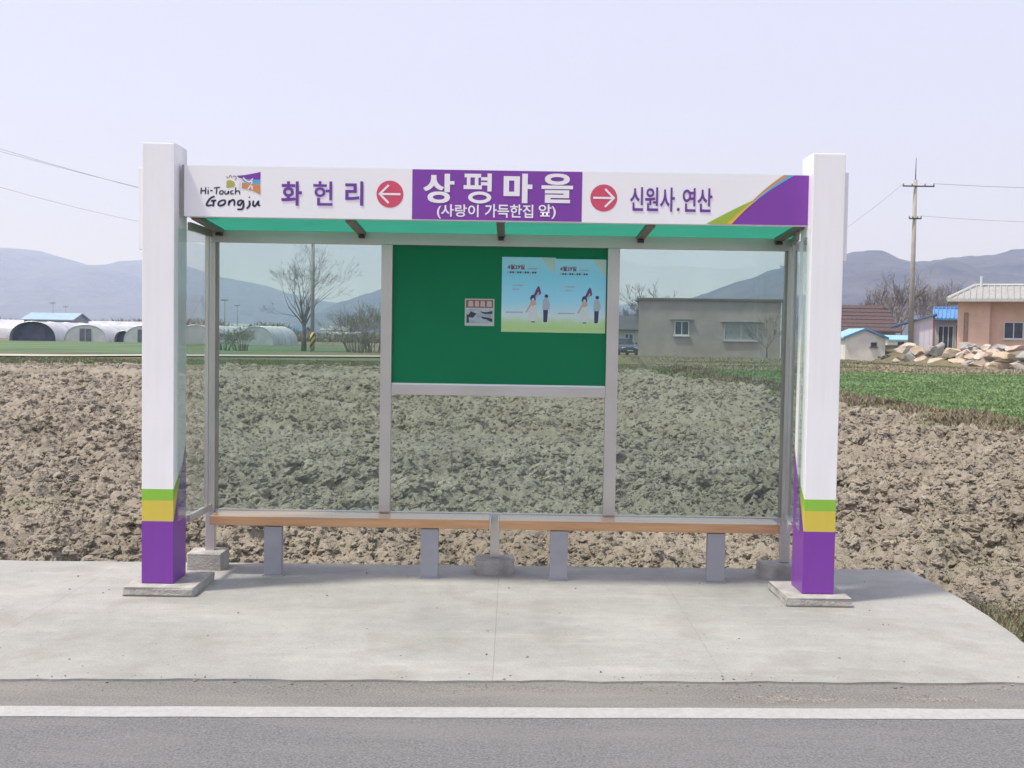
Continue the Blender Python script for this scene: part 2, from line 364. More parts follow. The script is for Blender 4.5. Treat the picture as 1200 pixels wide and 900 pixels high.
def post_mat():      # white post with painted green, yellow and purple bands that sweep up along its sides
    m, t, b = principled('post_paint'); b.inputs['Roughness'].default_value = .35
    tc = t.nodes.new('ShaderNodeTexCoord'); sx = t.nodes.new('ShaderNodeSeparateXYZ'); t.links.new(tc.outputs['Object'], sx.inputs[0])
    def lin(k, c):
        a = t.nodes.new('ShaderNodeMath'); a.operation = 'MULTIPLY_ADD'; a.inputs[1].default_value = k; a.inputs[2].default_value = c; t.links.new(sx.outputs[1], a.inputs[0]); return a.outputs[0]
    def below(c):
        a = t.nodes.new('ShaderNodeMath'); a.operation = 'LESS_THAN'; t.links.new(sx.outputs[2], a.inputs[0]); t.links.new(c, a.inputs[1]); return a.outputs[0]
    prev = (.87, .87, .89)
    out = None
    for k, c, col in ((.75, .597, (.26, .53, .055)), (1.05, .524, (.64, .52, .075)), (1.85, .394, (.205, .045, .36))):
        x = t.nodes.new('ShaderNodeMix'); x.data_type = 'RGBA'; t.links.new(below(lin(k, c)), x.inputs[0]); x.inputs[7].default_value = (*col, 1)
        if out is None: x.inputs[6].default_value = (*prev, 1)
        else: t.links.new(out, x.inputs[6])
        out = x.outputs[2]
    n = t.nodes.new('ShaderNodeTexNoise'); mp = t.nodes.new('ShaderNodeMapping'); mp.inputs['Scale'].default_value = (9, 9, 1.2); n.inputs['Scale'].default_value = 2; n.inputs['Detail'].default_value = 7
    t.links.new(tc.outputs['Object'], mp.inputs[0]); t.links.new(mp.outputs[0], n.inputs['Vector'])
    r = t.nodes.new('ShaderNodeValToRGB'); r.color_ramp.elements[0].position = .3; r.color_ramp.elements[1].position = .6; r.color_ramp.elements[0].color = (.955, .95, .94, 1); t.links.new(n.outputs[0], r.inputs[0])
    x = t.nodes.new('ShaderNodeMix'); x.data_type = 'RGBA'; x.blend_type = 'MULTIPLY'; x.inputs[0].default_value = 1; t.links.new(out, x.inputs[6]); t.links.new(r.outputs[0], x.inputs[7])
    t.links.new(x.outputs[2], b.inputs['Base Color']); return m
POSTM = post_mat()

GRASSG = mat('field_grass', (.165, .255, .10), .8, .3, .4, coord='World')
GRASSD = mat('dry_grass', (.215, .185, .12), .9, .3, .6, coord='World')
GRASSM = mat('dull_grass', (.135, .155, .07), .9, .3, .6, coord='World')
BARK = mat('bark', (.13, .11, .095), .9, .25, 12)
TWIG = mat('twig', (.17, .145, .125), .9, .2, 12)
TWIGP = mat('pale_twig', (.24, .215, .185), .9, .2, 12)
TWIGO = mat('olive_twig', (.20, .175, .115), .9, .25, 8)
POLEC = mat('pole_concrete', (.34, .325, .28), .9, .12, 2)
DARK = mat('dark_metal', (.04, .04, .045), .5, .1, 5)

# ================================================================== THE GROUND
def gz(x, y):
    x = np.asarray(x, float); y = np.asarray(y, float)
    z = -.30 + .30 * sstep(42, 56, y)
    z = z + .25 * sstep(66, 84, y) * sstep(4, 9, x) * (1 - sstep(25, 29, x)) * (1 - sstep(140, 200, y))
    ln = 31.0 + (90 - y) * .107 * (y < 90)
    z = z + 1.15 * sstep(.7, 1.7, x - ln) * sstep(60, 64, y) * (1 - sstep(200, 400, y))
    return z
def ground_mat():
    m, t, b = principled('ground'); b.inputs['Roughness'].default_value = .95; b.inputs['Specular IOR Level'].default_value = .1
    g = t.nodes.new('ShaderNodeNewGeometry')
    n = t.nodes.new('ShaderNodeTexNoise'); n.inputs['Scale'].default_value = .03; n.inputs['Detail'].default_value = 8
    n2 = t.nodes.new('ShaderNodeTexNoise'); n2.inputs['Scale'].default_value = 1.5; n2.inputs['Detail'].default_value = 6
    t.links.new(g.outputs['Position'], n.inputs['Vector']); t.links.new(g.outputs['Position'], n2.inputs['Vector'])
    r = t.nodes.new('ShaderNodeValToRGB'); e = r.color_ramp.elements; e[0].position = .36; e[0].color = (.11, .125, .055, 1); e[1].position = .62; e[1].color = (.26, .215, .15, 1)
    ee = e.new(.48); ee.color = (.19, .165, .095, 1)
    t.links.new(n.outputs[0], r.inputs[0])
    x = t.nodes.new('ShaderNodeMix'); x.data_type = 'RGBA'; x.blend_type = 'MULTIPLY'; x.inputs[0].default_value = .7
    r2 = t.nodes.new('ShaderNodeValToRGB'); r2.color_ramp.elements[0].position = .3; r2.color_ramp.elements[0].color = (.6, .6, .6, 1); r2.color_ramp.elements[1].position = .7
    t.links.new(n2.outputs[0], r2.inputs[0]); t.links.new(r.outputs[0], x.inputs[6]); t.links.new(r2.outputs[0], x.inputs[7]); t.links.new(x.outputs[2], b.inputs['Base Color'])
    return m
u = np.linspace(-1, 1, 201); gxs = np.sinh(u * 6.2) / np.sinh(6.2) * 6500
v = np.linspace(-1, 1, 241); gys = 60 + np.sinh(v * 6.2) / np.sinh(6.2) * 6500
GX, GY = np.meshgrid(gxs, gys)
Z = gz(GX, GY)
kind(npmesh('ground', np.stack([GX, GY, Z], -1).reshape(-1, 3), gridfaces(len(gys), len(gxs)), ground_mat()), 'structure', 'open farmland of dull green and brown plots')

# road: rotated a little against the shelter
RS = .0385
def ry(x, c): return c + RS * x
def strip(name, c0, c1, z, m, x0=-60, x1=60, n=2, jag0=0, jag1=0):
    xs = np.linspace(x0, x1, n)
    a = ry(xs, c0) + jag0 * (fbm(xs * 6, xs * 0 + 3, 4, 5) - .47); b = ry(xs, c1) + jag1 * (fbm(xs * 6, xs * 0 + 9, 4, 8) - .47)
    V = np.concatenate([np.stack([xs, a, xs*0+z], -1), np.stack([xs, b, xs*0+z], -1)])
    i = np.arange(n-1); return npmesh(name, V, np.stack([i, i+1, i+1+n, i+n], -1), m, smooth=False)
kind(strip('asphalt_road', -3.2, 4.84, -.0125, ASPH), 'structure', 'grey asphalt road in front of the bus stop')
kind(strip('road_shoulder', 4.835, 5.42, -.0110, SHOU), 'structure', 'dusty asphalt strip between white line and concrete pavement')
kind(strip('edge_line', 4.765, 4.90, -.0102, WHITE_LINE, n=1600, jag0=.012, jag1=.012), 'structure', 'worn white line along the road edge')
kind(strip('road_verge', 5.40, 6.2, -.06, GRASSD, x0=2.6, x1=60), 'structure', 'dry verge beside the road')

# concrete pavement cast in panels, ragged where it meets the asphalt
pav = bpy.data.objects.new('concrete_pavement', None); COL.objects.link(pav); kind(pav, 'structure', 'pale concrete pavement slab under the bus shelter')
def slab_back(x): return 7.915 + .0255 * x
def slab_panel(xa, xb, k=0.0, right=False):
    mb = MB(); n = 60; xs = np.linspace(0, 1, n); g = .0005
    fr = []; bk = []
    for t_ in xs:
        xf = xa - k*.5 + g + t_ * ((xb - k*.5 if not right else xb - .12) - xa + k*.5 - 2*g)
        yf = ry(xf, 5.255) + .05 * (float(fbm(np.array([xf*5.]), np.array([2.]), 5, 3)[0]) - .47)
        xk = xa + k*.5 + g + t_ * ((xb if not right else xb + .03) - xa - k*.5 - 2*g)
        yk = slab_back(xk) + .03 * (float(fbm(np.array([xk*3.]), np.array([5.]), 4, 4)[0]) - .47)
        fr.append((xf, yf)); bk.append((xk, yk))
    pts = fr
    if right:
        for j in range(1, 12):
            t_ = j / 12; y = fr[-1][1] + t_ * (bk[-1][1] - fr[-1][1])
            pts = pts + [(fr[-1][0] + t_*(bk[-1][0]-fr[-1][0]) + .09*math.sin(t_*3.1) + .05*(float(fbm(np.array([y*4.]), np.array([1.]), 4, 6)[0])-.47), y)]
    poly = pts + bk[::-1]
    m = len(poly); V = [(x, y, 0.0) for x, y in poly] + [(x, y, -.22) for x, y in poly]
    mb.add(V, [tuple(range(m))] + [(i, i+m, (i+1) % m+m, (i+1) % m) for i in range(m)])
    return mb.build('slab_panel', CONC, pav)
br = [(-13, 0), (-9.0, 0), (-5.8, 0), (-2.74, 0), (-.07, .0), (1.06, .08), (2.87, 0)]
for i in range(len(br)-1): slab_panel(br[i][0], br[i+1][0], 0, i == len(br)-2)
kind(MB().box(-13, 2.6, 5.5, 7.7, -.235, -.012).build('pavement_base', FOOT), 'structure', 'base course in the joints of the pavement')

# ploughed field: real relief, finer towards the road
nr, nc = 900, 800
ys = 5.55 * (66 / 5.55) ** np.linspace(0, 1, nr); us = np.linspace(-1, 1, nc)
FX = us[None, :] * (.56 * ys[:, None] + 3.2); FY = np.repeat(ys[:, None], nc, 1)
def bank_x(y): return 9.3 + .5 * np.sin(y * .11 + 1) - 1.3 * sstep(36, 52, y) + 1.2*(1-sstep(12, 20, y))
def puffs(x, y, f, seed, an):            # rounded lumps with sharp creases between them
    c, s_ = math.cos(an), math.sin(an); u_ = (x * c - y * s_) * f; v_ = (x * s_ + y * c) * f * 1.15
    return np.abs(2 * vnoise(u_, v_, seed) - 1)
def soil_h(x, y):
    wx = x + .22 * (fbm(x * 2.7, y * 2.7, 3, 40) - .47); wy = y + .22 * (fbm(x * 2.7 + 50, y * 2.7, 3, 41) - .47)
    a = (x * .50 + y * .26); row = np.sin(2 * math.pi * (a + .7 * fbm(x * .35, y * .35, 3, 44)) / .62)
    patch = .65 + .6 * sstep(.3, .62, fbm(x * .5, y * .5, 3, 50))
    h = .17 * puffs(wx, wy, 2.4, 1, .3) * patch + .12 * puffs(wx, wy, 4.7, 2, 1.1) * patch + .075 * puffs(wx, wy, 8.6, 3, 2.0) + .045 * puffs(wx, wy, 16, 4, .7) + .022 * puffs(wx, wy, 29, 5, 1.5)
    h = h + .05 * (clods(wx * 5 + 7, wy * 5.6, 2) - .5) * patch + .05 * row * patch + .12 * (fbm(x * .3, y * .3, 4, 51) - .47)
    return h - .15
FZ = soil_h(FX, FY) - .03 - .16 * (1 - sstep(7.9, 9.5, FY)) + 0*FX
far = sstep(41, 44, FY)
FZ = FZ * (1 - .25 * far) + .16 * np.exp(-((FY - 42.2 - .05*FX) / .6) ** 2) - .22 * np.exp(-((FY - 44.0 - .05*FX) / .8) ** 2)
FZ = FZ - .03 * sstep(44, 58, FY)
FZ = FZ - .12 * np.exp(-((FX - 3.0) / .5) ** 2) * (FY < 8.2)
inslab = (FX < 2.86) & (FY < slab_back(FX) - .06)
FZ = np.where(inslab, -.32, FZ)
FZ = np.where((FY < slab_back(FX) + .35) & (FX < 2.95), np.minimum(FZ, .02 + .12*np.clip(FY-slab_back(FX), 0, 1)), FZ)
cx = .5 * (FX[:-1, :-1] + FX[1:, 1:]); cy = .5 * (FY[:-1, :-1] + FY[1:, 1:])
keep = ((cx < bank_x(cy) - .5) | (cy > 57) & (cx < 0)) & ~((cx < 2.5) & (cy < 7.5)) & (cy < 58.5 + .2*np.minimum(cx, 0)) & (cy > ry(cx, 5.75)) & ((cx < 7.5) | (cy < 56))
kind(npmesh('ploughed_field', np.stack([FX, FY, FZ], -1).reshape(-1, 3), gridfaces(nr, nc, keep), SOIL), 'structure', 'rough ploughed soil of the dry field behind the shelter')

# loose clods lying on it
def ico(sub):
    bm = bmesh.new(); bmesh.ops.create_icosphere(bm, subdivisions=sub, radius=1); V = np.array([v.co[:] for v in bm.verts]); Fc = np.array([[v.index for v in f.verts] for f in bm.faces]); bm.free(); return V, Fc
IV, IF = ico(2)
def lumps(n, px, py, pz, size, seed, squash=.7):
    VV = []; FF = []
    var = []
    rg = np.random.default_rng(seed)
    for k in range(14):
        V = IV.copy(); d = rg.normal(size=(9, 3)); d /= np.linalg.norm(d, axis=1)[:, None]
        for q in d: V -= np.clip(V @ q - rg.uniform(.45, .8), 0, 9)[:, None] * q * .9
        V *= 1 + (.12 if len(V) > 50 else .2) * rg.normal(size=(len(V), 1)); var.append(V)
    for i in range(n):
        V = var[rg.integers(14)] * size[i] * np.array([rg.uniform(.8, 1.4), rg.uniform(.7, 1.2), squash * rg.uniform(.7, 1.2)])
        a = rg.uniform(0, 6.28); ca, sa = math.cos(a), math.sin(a); ti = rg.normal() * .35
        V = V @ np.array([[1, 0, 0], [0, math.cos(ti), -math.sin(ti)], [0, math.sin(ti), math.cos(ti)]]) @ np.array([[ca, -sa, 0], [sa, ca, 0], [0, 0, 1]])
        VV.append(V + [px[i], py[i], pz[i]]); FF.append(IF + i * len(IV))
    return np.concatenate(VV), np.concatenate(FF)
n = 190000
yy = 6.0 * (58 / 6.0) ** rng.random(n); xx = (rng.random(n)*2-1) * (.54 * yy + 2.5)
ok = (xx < bank_x(yy) - .9) & ((yy > slab_back(xx) + .14) | (xx > 3.08) & (yy > ry(xx, 5.95)))
ok &= (yy < 42.4) | (yy > 45.2) & (yy < 57 + .2*np.minimum(xx, 0))
xx, yy = xx[ok], yy[ok]; n = len(xx)
pt = fbm(xx * .5, yy * .5, 3, 50); sz = (.008 + .050 * rng.random(n) ** 4.5 + .0009 * yy) * (.7 + .65 * sstep(.33, .6, pt))
zz = (soil_h(xx, yy) - .03) * (1 - .25 * sstep(41, 44, yy)) - .16 * (1 - sstep(7.9, 9.5, yy)) - .03 * sstep(44, 58, yy)
zz = np.where((yy < slab_back(xx) + .35) & (xx < 2.95), np.minimum(zz, .02 + .12*np.clip(yy-slab_back(xx), 0, 1)), zz) - sz * .12
LV, LF = ico(3); protos = bpy.data.collections.new('clod_shapes'); rg = np.random.default_rng(77)
for k in range(14):
    V = LV.copy(); d = rg.normal(size=(12, 3)); d /= np.linalg.norm(d, axis=1)[:, None]
    for q in d: V -= np.clip(V @ q - rg.uniform(.5, .85), 0, 9)[:, None] * q * .85
    w1 = rg.normal(size=(3, 10)) * 3.2; w2 = rg.normal(size=(3, 12)) * 8
    V *= (1 + .13 * np.sin(LV @ w1 + rg.uniform(0, 6, 10)).sum(1) / 2 + .075 * np.sin(LV @ w2 + rg.uniform(0, 6, 12)).sum(1) / 2)[:, None]
    V *= [rg.uniform(1.0, 1.5), rg.uniform(.8, 1.1), rg.uniform(.55, .95)]
    o = npmesh('clod', V, LF, SOIL, smooth=False); COL.objects.unlink(o); protos.objects.link(o)
me = bpy.data.meshes.new('soil_clods'); me.vertices.add(n); me.vertices.foreach_set('co', np.stack([xx, yy, zz], -1).astype(np.float32).ravel())
me.attributes.new('size', 'FLOAT', 'POINT').data.foreach_set('value', sz.astype(np.float32))
me.attributes.new('turn', 'FLOAT_VECTOR', 'POINT').data.foreach_set('vector', np.stack([rng.normal(size=n)*.35, rng.normal(size=n)*.35, rng.uniform(0, 6.28, n)], -1).astype(np.float32).ravel())
me.attributes.new('shape', 'INT', 'POINT').data.foreach_set('value', rng.integers(0, 14, n).astype(np.int32))
clod_o = bpy.data.objects.new('soil_clods', me); COL.objects.link(clod_o); kind(clod_o, 'stuff', 'loose lumps of dry soil covering the ploughed field')
ng = bpy.data.node_groups.new('scatter_clods', 'GeometryNodeTree'); ng.interface.new_socket('Geometry', in_out='INPUT', socket_type='NodeSocketGeometry'); ng.interface.new_socket('Geometry', in_out='OUTPUT', socket_type='NodeSocketGeometry')
N = ng.nodes; gi = N.new('NodeGroupInput'); go = N.new('NodeGroupOutput'); ip = N.new('GeometryNodeInstanceOnPoints'); ci = N.new('GeometryNodeCollectionInfo')
ci.inputs['Collection'].default_value = protos; ci.inputs['Separate Children'].default_value = True; ci.inputs['Reset Children'].default_value = True; ip.inputs['Pick Instance'].default_value = True
def attr(nm, ty):
    x = N.new('GeometryNodeInputNamedAttribute'); x.data_type = ty; x.inputs['Name'].default_value = nm; return x.outputs['Attribute']
L_ = ng.links.new
e2r = N.new('FunctionNodeEulerToRotation'); L_(attr('turn', 'FLOAT_VECTOR'), e2r.inputs[0])
L_(gi.outputs[0], ip.inputs['Points']); L_(ci.outputs[0], ip.inputs['Instance']); L_(attr('shape', 'INT'), ip.inputs['Instance Index']); L_(e2r.outputs[0], ip.inputs['Rotation']); L_(attr('size', 'FLOAT'), ip.inputs['Scale']); L_(ip.outputs[0], go.inputs[0])
clod_o.modifiers.new('scatter', 'NODES').node_group = ng

# a few weeds coming up between the clods
n = 900; yy = 8.4 * (40 / 8.4) ** rng.random(n); xx = (rng.random(n)*2-1) * (.5 * yy + 1); ok = (xx < bank_x(yy) - .5) & (fbm(xx*.35, yy*.35, 3, 88) > .5); xx, yy = xx[ok], yy[ok]
WEEDS = (np.repeat(xx, 14), np.repeat(yy, 14))
# grit on pavement and shoulder
n = 300
xx = rng.uniform(-4, 2.6, n); yy = np.where(rng.random(n) < .55, ry(xx, 5.26) + rng.normal(size=n)*.05, rng.uniform(5.3, 7.7, n))
sz = .0025 + .006 * rng.random(n) ** 3
V, Fc = lumps(n, xx, yy, np.where(yy > ry(xx, 5.27), 0, -.011) + sz*.4, sz, 5)
kind(npmesh('road_grit', V, Fc, mat('grit', (.20, .185, .165), .9, .4, 3), smooth=False), 'stuff', 'small stones and grit on the pavement')
def sand_drift(cx_, cy_, a, b, n):
    x_ = cx_ + rng.normal(size=n)*a; y_ = cy_ + rng.normal(size=n)*b*(.6+.8*np.abs(np.sin(x_*9))) + RS*(x_-cx_); sz_ = .0016 + .004*rng.random(n)**2
    V_, F_ = lumps(n, x_, y_, -.011 + sz_*.1, sz_, 8, .5); return kind(npmesh('sand_drift', V_, F_, SAND, smooth=False), 'stuff', 'thin drift of pale sand on the asphalt shoulder')
sand_drift(1.31, 5.08, .14, .024, 1800); sand_drift(2.02, 5.11, .10, .018, 1000); sand_drift(.2, 5.17, 1.6, .03, 2200)

# ------------------------------------------------------------------ grass
def blades(name, px, py, pz, h, wd, mats, mi, label, lean=.35):
    n = len(px); a = rng.uniform(0, 6.28, n); l = rng.normal(size=(n, 2)) * lean * h[:, None]
    dx = np.cos(a) * wd; dy = np.sin(a) * wd
    A = np.stack([px-dx, py-dy, pz], -1); B = np.stack([px+dx, py+dy, pz], -1); C_ = np.stack([px+l[:, 0], py+l[:, 1], pz+h], -1)
    V = np.stack([A, B, C_], 1).reshape(-1, 3); return kind(npmesh(name, V, np.arange(3*n).reshape(-1, 3), mats, smooth=False, mi=mi), 'stuff', label)
wx_, wy_ = WEEDS; wx_ = wx_ + rng.normal(size=len(wx_))*.05; wy_ = wy_ + rng.normal(size=len(wx_))*.05
blades('field_weeds', wx_, wy_, soil_h(wx_, wy_) - .06 - .16 * (1 - sstep(7.9, 9.5, wy_)), rng.uniform(.03, .11, len(wx_)), .005 + .0004*wy_, [GRASSM, GRASSD], rng.integers(0, 2, len(wx_)), 'small weeds in the ploughed soil', .6)
# green barley field to the right
gx0 = np.linspace(0, 1, 70); gy0 = np.linspace(15, 57.5, 120)
BX = bank_x(gy0)[:, None] + 1.5 + gx0[None, :] * (46 - bank_x(gy0)[:, None]); BY = np.repeat(gy0[:, None], 70, 1)
BZ = -.18 + .05 * (fbm(BX, BY, 3, 60) - .47) + .22 * sstep(40, 57, BY)
kind(npmesh('green_field', np.stack([BX, BY, BZ], -1).reshape(-1, 3), gridfaces(120, 70), mat('barley_soil', (.14, .215, .085), .95, .2, 1.2, coord='World')), 'structure', 'bright green barley field right of the shelter')
n = 90000; y = 15 + 42.5 * rng.random(n) ** .8; x = bank_x(y) + 1.3 + rng.random(n) * (y * .62 + 6 - bank_x(y)).clip(4, 40)
blades('barley_blades', x, y, -.19 + .22 * sstep(40, 57, y), rng.uniform(.035, .085, n), .016 + .0011*y, [GRASSG, GRASSM], (rng.random(n) < .08).astype(int), 'green barley shoots', .3)
# grassy bank between the two fields
bv = np.linspace(-1, 1, 16); by = np.linspace(9, 57.5, 150)
KX = bank_x(by)[:, None] + .3 + bv[None, :] * 1.9; KY = np.repeat(by[:, None], 16, 1)
KZ = -.30 + .42 * (1 - bv[None, :] ** 2) + .20 * (fbm(KX * 1.4, KY * 1.4, 3, 61) - .47) + .12 * sstep(40, 57, KY)
kind(npmesh('field_bank', np.stack([KX, KY, KZ], -1).reshape(-1, 3), gridfaces(150, 16), mat('bank_earth', (.175, .155, .10), .95, .2, 1.0, col2=(.115, .12, .058), coord='World')), 'structure', 'low earth bank with dry grass between ploughed and green field')
n = 85000; y = 9 + 48 * rng.random(n); t_ = rng.uniform(-1, 1, n); x = bank_x(y) + .3 + t_ * 1.85
z = -.30 + .42 * (1 - t_**2) + .20 * (fbm(x * 1.4, y * 1.4, 3, 61) - .47) - .02 + .12 * sstep(40, 57, y)
tuft = fbm(x * 1.1, y * 1.1, 3, 70); gsel = (fbm(x * .5, y * .35, 3, 71) + .25*(np.abs(t_)>.6) - .06*(t_<0) > .47)
blades('bank_grass', x, y, z, .04 + .20 * sstep(.3, .65, tuft) * rng.random(n), .009 + .0008*y, [GRASSD, GRASSM, GRASSG], np.where(gsel, rng.integers(1, 3, n), 0), 'tufts of dry and green grass on the field bank', .5)
# grass along the far end of the ploughed field and around the slab's end
n = 60000; x = rng.uniform(-42, 8, n); y = 58.0 + .2*np.minimum(x, 0) + rng.uniform(0, 10, n)
blades('track_grass', x, y, gz(x, y) - .02, rng.uniform(.03, .13, n), .05 + 0*x, [GRASSM, GRASSD, GRASSG], np.where(fbm(x*.25, y*.5, 3, 83) > .47, rng.choice(3, n, p=[.4, .5, .1]), rng.choice(3, n, p=[.5, .15, .35])), 'rough grass along the farm track', .4)
n = 3500; x = 3.0 + np.abs(rng.normal(size=n)) * .5; y = rng.uniform(5.6, 7.4, n)
blades('verge_grass', x, y, -.2 + 0*x, rng.uniform(.05, .2, n), .005 + 0*x, [GRASSM, GRASSD], rng.integers(0, 2, n), 'dull grass beside the end of the pavement', .5)
n = 26000; x = rng.uniform(8, 46, n); y = 58 + rng.uniform(0, 1, n) ** .7 * np.where(x < 31, 26, 14)
blades('rough_grass', x, y, gz(x, y) - .02, rng.uniform(.03, .13, n), .06 + 0*x, [mat('straw', (.30, .265, .185), .95, .25, .5, coord='World'), GRASSM], (fbm(x*.2, y*.35, 3, 77) > .53).astype(int), 'dry grass between green field and houses', .4)

# farm track and green plot before the greenhouses
def sheet(name, pts, z, m, label):
    mb = MB(); mb.add([(x, y, z) for x, y in pts], [tuple(range(len(pts)))]); return kind(mb.build(name, m), 'structure', label)
sheet('farm_track', [(-60, 53.8), (-27, 63.4), (-23, 68.2), (0, 82.5), (9, 84), (9, 87), (0, 86), (-23, 73.6), (-27, 68.0), (-60, 59.0)], .09,
      mat('track_concrete', (.42, .40, .36), .9, .1, 1), 'pale concrete farm track beyond the ploughed field')
sheet('green_plot', [(-140, 74), (-45, 71), (-24, 76), (-16, 100), (-18, 149), (-140, 150)], .012, mat('plot_green', (.075, .13, .045), .95, .35, .12, coord='World'), 'green plot before the greenhouses')

# ------------------------------------------------------------------ hills
HILLM = mat('wooded_hillside', (.05, .048, .045), .95, .55, .02, coord='World', detail=12, bump=1.0, bscale=.03, bdist=14)
def hills(name, D, prof, depth, seed, rough, label):
    px = np.array([p[0] for p in prof], float); pz = np.array([at(p[0], p[1], D)[2] for p in prof]); pX = np.array([at(p[0], p[1], D)[0] for p in prof])
    nx, nv = 260, 46
    X = np.linspace(pX[0], pX[-1], nx); R = np.interp(X, pX, pz)
    ker = np.exp(-np.linspace(-2, 2, 9)**2); R = np.convolve(np.pad(R, 4, mode='edge'), ker/ker.sum(), 'valid')
    vv = np.linspace(0, 1.5, nv)
    XX = np.repeat(X[None, :], nv, 0); VVv = np.repeat(vv[:, None], nx, 1)
    YY = D - depth * (1 - VVv)
    sh = np.where(VVv < 1, np.sin(np.clip(VVv, 0, 1) * math.pi / 2) ** 1.35, 1 - (VVv-1)**2 * 2.5)
    L = depth * .35
    rid = 1 - np.abs(2 * fbm(XX / L, YY / (L*2.2), 4, seed) - .94)
    ZZ = R[None, :] * sh * (1 - (1 - rid) * .8 * np.sin(np.clip(VVv, 0, 1) * math.pi) ) + rough * (fbm(XX / (L*.10), YY / (L*.10), 3, seed+3) - .45) * np.clip(R[None, :]/60, 0, 1) * np.clip(VVv*3, 0, 1)
    ZZ = np.maximum(ZZ, -2) - 1.0
    return kind(npmesh(name, np.stack([XX, YY, ZZ], -1).reshape(-1, 3), gridfaces(nv, nx), HILLM), 'structure', label)
hills('far_hills', 3600, [(-900, 350), (-500, 320), (-200, 318), (0, 289), (41, 293), (70, 299), (95, 311), (115, 314), (135, 308), (165, 301), (200, 304), (255, 325), (300, 331), (340, 345), (400, 356), (470, 364), (560, 368), (650, 362), (740, 356), (820, 352), (920, 348), (1000, 345), (1250, 340), (1800, 350)], 1300, 5, 14, 'pale blue far mountains behind the greenhouses')
hills('middle_hill', 2400, [(250, 394), (340, 385), (380, 368), (401, 354), (447, 338), (500, 330), (560, 334), (640, 352), (720, 368), (800, 384), (900, 398)], 700, 25, 9, 'blue wooded hill in the middle distance')
hills('near_hills', 1500, [(650, 399), (700, 392), (740, 376), (800, 353), (850, 336), (890, 321), (917, 313), (960, 302), (998, 296), (1030, 291), (1045, 297), (1062, 306), (1085, 307), (1110, 302), (1163, 296), (1250, 286), (1400, 300), (1700, 330), (2100, 395)], 620, 45, 8, 'darker wooded hills behind the right-hand houses')
# the valley's other side, behind the viewer
mb = np.linspace(-2500, 2500, 160)
vv = np.linspace(0, 1.4, 24); XX = np.repeat(mb[None, :], 24, 0); YY = -900 - 700 * np.repeat(vv[:, None], 160, 1)
ZZ = (60 + 130 * fbm(XX / 700, XX*0, 4, 90)) * np.sin(np.clip(np.repeat(vv[:, None], 160, 1), 0, 2) * math.pi / 2) * (.8 + .4*fbm(XX/120, YY/120, 3, 91)) - 2
kind(npmesh('opposite_hills', np.stack([XX, YY, ZZ], -1).reshape(-1, 3), gridfaces(24, 160), HILLM), 'structure', 'wooded hills across the road')

# ================================================================== THE BUS SHELTER
PL = (-2.312, -2.112); PR = (1.845, 2.045); PY0, PY1 = 6.92, 7.19; PTOP = 2.81
sh = thing('bus_shelter', 'white and purple roadside bus shelter with glass walls and green roof', 'bus shelter', (-.12, 7.35, 0))
def P(mb, name, m, parent=sh, smooth=False):       # world-space mesh as a part of the shelter
    o = mb.build(name, m, parent, smooth)
    o.matrix_parent_inverse = Matrix.Translation((.12, -7.35, 0)) if parent is sh else Matrix.Identity(4)
    return o
for nm, (xa, xb), out in (('l', PL, -1), ('r', PR, 1)):
    mbp = MB().box(0, xb - xa, 0, PY1 - PY0, 0, PTOP - .06, bev=.004)
    po = mbp.build('post', POSTM, sh); po.location = (xa + .12, PY0 - 7.35, .06)
    # footing and side plate belong to the post; given in the post's own space
    ox = -xa; oy = -PY0; oz = -.06
    fx = (-2.400, -1.955) if out < 0 else (1.722, 2.135)
    f = MB().box(fx[0]+ox, fx[1]+ox, 6.82+oy, 7.30+oy, -.058, 0.0, bev=.012)
    rr_ = random.Random(4 if out < 0 else 9)
    f.v = [(a+rr_.uniform(-.006, .006), b+rr_.uniform(-.006, .006), c+(rr_.uniform(-.004, 0))) for a, b, c in f.v]
    f.build('footing', FOOT, po)
    if out < 0: MB().box(-.034, -.002, .03, .235, 2.155-.06, 2.66-.06, bev=.003).build('side_plate', WHITE, po)
    else: MB().box(.202, .230, .03, .235, 2.15-.06, 2.70-.06, bev=.003).build('side_plate', WHITE, po)
    MB().box(.004, .196, .004, PY1-PY0-.004, PTOP-.06, PTOP-.055).build('top_cap', WHITE, po)

# sign board with its print
SX0, SX1, SZ0, SZ1, SY = -2.082, 1.848, 2.372, 2.690, 7.02
sb = P(MB().box(SX0, SX1, SY, SY + .07, SZ0, SZ1), 'sign_board', WHITE)
def PS(mb, name, m): o = mb.build(name, m, sb); return o
PS(MB().box(SX0-.012, SX0-.001, SY-.004, SY+.074, SZ0-.003, SZ1+.003), 'end_trim', DSTEEL)
yp = SY - .0012; yq = SY - .0030
def sx(x): return at(x, 230, SY)[0]
def szx(x, y): return at(x, y, SY)[2]
def sp(x, y): p = at(x, y, SY); return (p[0], p[2])
PS(MB().flat([(sx(483), SZ0+.004), (sx(682), SZ0+.004), (sx(682), SZ1-.002), (sx(483), SZ1-.002)], yp), 'name_panel', PURPLE)
def sign_text(txt, x0, x1, yt, yb, m, off, yy=yq, bold=0.0):
    a = at(x0, yb, SY); b = at(x1, yt, SY); c_ = at(x0, yt, SY); d = at(x1, yb, SY)
    return text(txt, a[0], b[0], (a[2]+d[2])/2, (b[2]+c_[2])/2, yy, m, sb, off, 0.0, bold)
